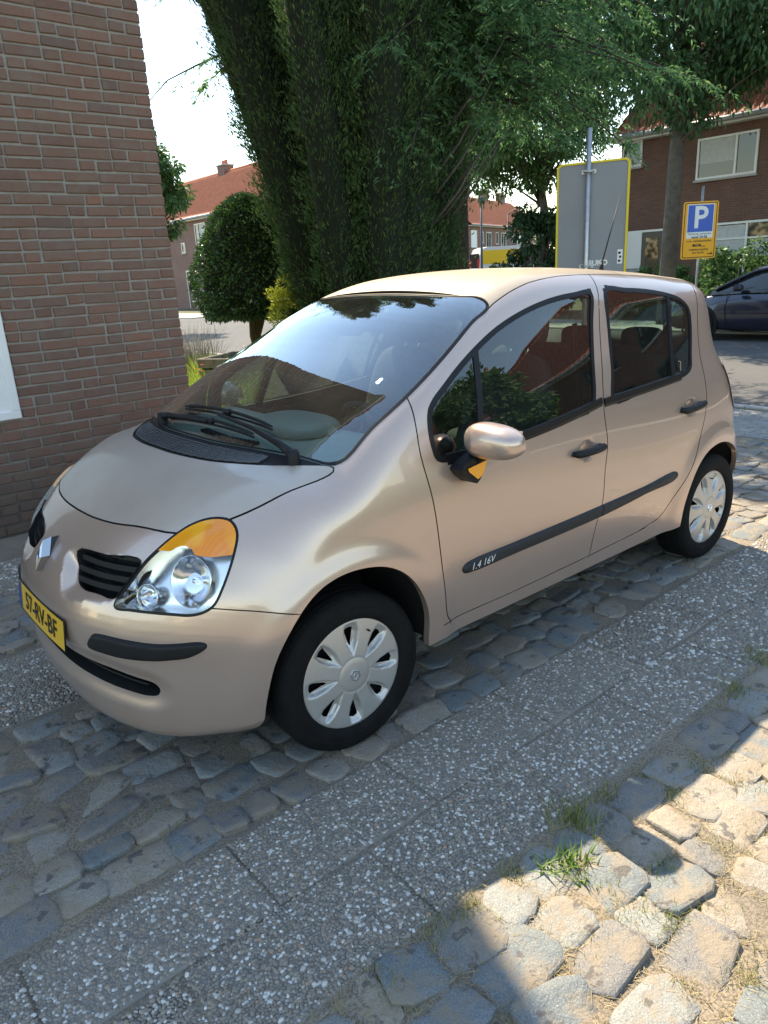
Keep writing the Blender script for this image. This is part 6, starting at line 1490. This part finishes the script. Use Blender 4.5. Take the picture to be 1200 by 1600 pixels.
# --- broad crowned street tree across the road, street trees beyond
def broad(name, loc, label, tr, h0, c, rad, n, m_, lsz, group=None, seed=1, core=.55, bark=BARK2, drop=.5, clumps=60):
    rg_ = np.random.default_rng(seed); t = empty(name, (*loc, 0)); tag(t, label, 'tree', group); c = np.array(c, float); rad = np.array(rad, float)
    MB().tube([(0, 0, -.05), (.02, .01, h0*.5), (0, .03, h0), (c[0]*.6, c[1]*.6, (h0+c[2])/2), (c[0], c[1], c[2]+rad[2]*.5)], [tr*1.2, tr, tr*.92, tr*.6, tr*.1], 12).build('trunk', bark, t); br = MB(); cl = []
    for k in range(clumps):
        d = unit(rg_.normal(size=3)); f = rg_.uniform(.35, 1.0)**.6; p = c+d*rad*f; cl.append((p, rg_.uniform(.16, .30)*rad.mean()))
        if k % 2 == 0: b0 = np.array([c[0]*.5, c[1]*.5, h0+rg_.uniform(0, .5)*(c[2]-h0+.3)]); br.tube([b0, (b0+p)/2+[0, 0, .2], p], [tr*.28, tr*.15, tr*.04], 6)
    br.build('limbs', bark, t); Ps = []; Ds = []; co = MB()
    for p, r in cl:
        m2 = n//clumps; d = unit(rg_.normal(size=(m2, 3))); rr = r*rg_.uniform(.45, 1.08, m2); P = p+d*rr[:, None]*np.array([1.15, 1.15, .8]); Ps.append(P); Ds.append(unit(d*.8+np.array([0, 0, -drop])+rg_.normal(0, .4, (m2, 3))))
    crown_obj([leaf_quads(np.concatenate(Ps), np.concatenate(Ds), rg_.uniform(lsz[0], lsz[1], len(Ps)*m2), rg_.uniform(lsz[0]*.35, lsz[1]*.5, len(Ps)*m2), rg_, .15)], 'crown', m_, t); return t
GUM = leafmat('star_leaves', [(0, (0.035, 0.1, 0.045)), (.5, (0.06, 0.15, 0.0625)), (.9, (0.0938, 0.2, 0.075)), (1, (0.15, 0.263, 0.0938))], .5, .35)
broad('street_tree', (-15.85, -7.2), 'broad-crowned tree with bare grey trunk on the far pavement beside the parking sign', .175, 3.9, (.1, .2, 7.4), (3.3, 3.9, 2.9), 62000, GUM, (.10, .18), seed=4, drop=.7, clumps=110)
GRN = leafmat('mid_green_leaves', [(0, (0.0375, 0.0938, 0.025)), (.5, (0.075, 0.163, 0.0438)), (1, (0.15, 0.263, 0.075))], .5, .3)
broad('garden_tree', (-9.75, -22.8), 'fresh green tree rising behind the brick house corner', .14, 2.2, (-.1, .1, 4.9), (1.15, 1.15, 1.9), 16000, GRN, (.10, .18), seed=6, clumps=50)
DKG = leafmat('dark_shrub_leaves', [(0, (0.015, 0.0438, 0.0175)), (.6, (0.0275, 0.0725, 0.025)), (1, (0.0562, 0.119, 0.0375))], .5, .15)
broad('conifer_bush', (-19.0, -13.55), 'dark rounded conifer at the left end of the terraced houses', .12, .5, (0, 0, 1.7), (1.5, 1.3, 1.6), 14000, DKG, (.10, .2), seed=8, clumps=46)
broad('street_tree', (-19.5, -17.5), 'tall tree with open crown behind the big road sign', .2, 3.5, (0, 0, 7.6), (3.0, 2.8, 2.8), 26000, GUM, (.14, .24), seed=9, clumps=80)
broad('street_tree', (-19.6, -13.9), 'bright leafy tree standing behind the dark conifer', .15, 3.2, (.2, -.3, 6.1), (2.3, 2.7, 2.4), 24000, GRN, (.11, .19), seed=41, clumps=70)
broad('street_tree', (-24.5, 17.5), 'round green tree far along the far pavement', .22, 2.5, (0, 0, 5.2), (3.0, 3.0, 3.6), 14000, GRN, (.2, .34), seed=10, clumps=60)
broad('street_tree', (-15.6, 13.4), 'leafy tree on the far pavement beyond the coupe', .22, 2.6, (0, 0, 5.8), (1.8, 1.8, 2.7), 14000, GRN, (.18, .3), seed=12, clumps=60)
for k, (bx, by, rx, rz, m_, lb) in enumerate([(-17.9, -8.6, 1.0, .75, GRN, 'leafy shrub in the front garden below the parking sign'), (-18.2, -6.6, 1.25, .95, GRN, 'wide bright shrub in front of the terraced house window'), (-18.0, -4.4, 1.0, .8, DKG, 'dark shrub in the front garden behind the coupe'), (-18.3, -10.4, .8, .6, DKG, 'low dark shrub beside the black front door'), (-17.8, .5, 1.2, .8, GRN, 'shrub in the next front garden along the row'), (-17.8, 5.5, 1.3, .8, GRN, 'broad shrub in the third front garden')]):
    broad('shrub', (bx, by), lb, .05, .15, (0, 0, rz), (rx*.75, rx, rz*.95), 5200, m_, (.09, .16), seed=20+k, clumps=30, drop=.2)
# --- golden dwarf conifer and garden planting between house and yew
GOLD = leafmat('golden_leaves', [(0, (0.25, 0.3, 0.0375)), (.6, (0.413, 0.45, 0.0625)), (1, (0.562, 0.575, 0.112))], .5, .25)
broad('golden_conifer', (-4.62, -6.62), 'small golden-yellow conifer between the topiary and the yew', .03, .3, (0, 0, .95), (.23, .23, .75), 4200, GOLD, (.04, .075), seed=31, clumps=40, drop=-.6)
YGR = leafmat('yellow_green_leaves', [(0, (0.175, 0.3, 0.0375)), (.5, (0.3, 0.425, 0.0625)), (1, (0.475, 0.55, 0.125))], .5, .35); LAV = leafmat('grey_lavender_leaves', [(0, (0.125, 0.15, 0.1)), (.6, (0.25, 0.25, 0.213)), (1, (0.425, 0.375, 0.45))], .7, .2)
REDF = mat('orange_red_petals', (.70, .10, .02), .6); WHF = mat('pale_petals', (.72, .66, .62), .6)
def tuft_plant(name, loc, label, n, h, r, m_, w=.012, flower=None, nf=0, seed=1, group=None):
    rg_ = np.random.default_rng(seed); t = empty(name, (*loc, -.02)); tag(t, label, 'plant', group); sp_ = [(rg_.normal(0, r*.45), rg_.normal(0, r*.45), 0, 1.3*h*rg_.uniform(.5, 1.1), 1.3*w*rg_.uniform(.6, 1.3), rg_.uniform(.1, .8), rg_.uniform(0, 6.28)) for _ in range(n)]
    o = blades(sp_, 'foliage', m_, t); del o['kind']
    for k in range(nf):
        s_ = sp_[k % n]; p = np.array([s_[0]+math.cos(s_[6])*s_[5]*s_[3]*.6, s_[1]+math.sin(s_[6])*s_[5]*s_[3]*.6, s_[3]*.95]); f = MB()
        for q in range(6): a = q*math.pi/3; f.add([p, p+[.022*math.cos(a-.4), .022*math.sin(a-.4), .008], p+[.032*math.cos(a), .032*math.sin(a), .0], p+[.022*math.cos(a+.4), .022*math.sin(a+.4), .008]], [(0, 1, 2, 3)])
        f.build('flower', flower, t, fix=False)
    return t
for k, (x_, y_, nm, lb, n, h, r, m_, w, fl, nf) in enumerate([
    (-3.15, -6.55, 'flowering_plant', 'yellow-green clump with orange-red flowers at the house corner', 420, .45, .28, YGR, .014, REDF, 14), (-3.55, -7.15, 'garden_plant', 'tall yellow-green leafy clump behind the house corner', 420, .55, .30, YGR, .016, None, 0),
    (-4.1, -8.8, 'lavender_bush', 'grey feathery lavender-like bush in front of the far road', 900, .85, .45, LAV, .008, WHF, 24), (-3.9, -8.0, 'garden_plant', 'fine green grass clump below the lavender bush', 420, .5, .28, GRASS, .009, None, 0),
    (-4.15, -7.3, 'garden_plant', 'bright green strappy plant beside the topiary trunk', 260, .42, .22, YGR, .016, None, 0), (-2.6, -5.2, 'garden_plant', 'yellow-green ground plant seen through the car windows', 520, .5, .4, YGR, .014, None, 0),
    (-3.2, -4.6, 'flowering_plant', 'pale-flowered plant beyond the far car door', 420, .7, .4, GRASS, .012, WHF, 12), (-2.0, -4.4, 'garden_plant', 'green leafy clump close behind the house corner', 480, .55, .4, YGR, .014, None, 0), (-4.2, -4.2, 'garden_plant', 'green leafy clump at the foot of the yew', 520, .6, .45, GRASS, .014, None, 0),
    (-2.4, -6.4, 'garden_plant', 'low clump of lime-coloured leaves beside the planter', 420, .38, .32, YGR, .016, None, 0), (-1.7, -5.6, 'garden_plant', 'dense green clump hidden behind the house corner', 420, .6, .35, GRASS, .012, None, 0), (-3.6, -5.6, 'garden_plant', 'mixed yellow-green clump in the middle of the bed', 520, .48, .42, YGR, .013, None, 0)]):
    tuft_plant(nm, (x_, y_), lb, n, h, r, m_, w, fl, nf, seed=50+k)
pb = empty('garden_planter', (-3.75, -6.75, 0)); tag(pb, 'weathered grey timber planter at the edge of the garden bed', 'planter'); pb.rotation_euler = (0, 0, .5); WOOD = noisy('weathered_timber', (.16, .15, .13), (.26, .24, .21), 12, .9, .5, 60, .004)
for z_ in (.05, .20, .35, .50):
    for (a, b) in (((-.45, -.3), (.45, -.26)), ((-.45, .26), (.45, .3)), ((-.45, -.258), (-.41, .258)), ((.41, -.258), (.45, .258))): MB().box((*a, z_), (*b, z_+.125), bev=.006).build('plank', WOOD, pb)
MB().box((-.405, -.255, .0), (.405, .255, .56)).build('soil', fgm, pb)
# unseen hedge added behind the camera so the doors reflect a dark band
hd = empty('clipped_hedge', (-2.0, 8.4, 0)); tag(hd, 'long clipped green hedge along the driveway opposite the brick house', 'hedge'); nS = 26000
P = np.stack([rt_.uniform(-5.5, 7, nS), rt_.uniform(-.4, .4, nS), rt_.uniform(.05, 1.25, nS)], 1); f_ = rt_.integers(0, 3, nS); P[f_ == 0, 1] = -.4+rt_.normal(0, .03, (f_ == 0).sum()); P[f_ == 1, 1] = .4+rt_.normal(0, .03, (f_ == 1).sum()); P[f_ == 2, 2] = 1.25+rt_.normal(0, .03, (f_ == 2).sum())
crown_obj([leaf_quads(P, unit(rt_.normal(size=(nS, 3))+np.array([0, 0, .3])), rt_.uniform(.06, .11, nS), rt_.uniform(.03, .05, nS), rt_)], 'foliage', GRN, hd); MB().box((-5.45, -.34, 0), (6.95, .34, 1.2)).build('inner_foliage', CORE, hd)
# distant belt of trees that closes the view
bel = []; rg_ = np.random.default_rng(77)
for k in range(150):
    a = rg_.uniform(0, 2*math.pi); R_ = rg_.uniform(120, 150); p = np.array([R_*math.cos(a), R_*math.sin(a), rg_.uniform(2, 5)]); n = 260; d = unit(rg_.normal(size=(n, 3))); bel.append(leaf_quads(p+d*np.array([6, 6, 4.5])*rg_.uniform(.6, 1, n)[:, None], unit(d+rg_.normal(0, .5, (n, 3))), rg_.uniform(.9, 1.8, n), rg_.uniform(.7, 1.2, n), rg_))
o = crown_obj(bel, 'distant_woods', DKG, None); tag(o, kind='stuff')
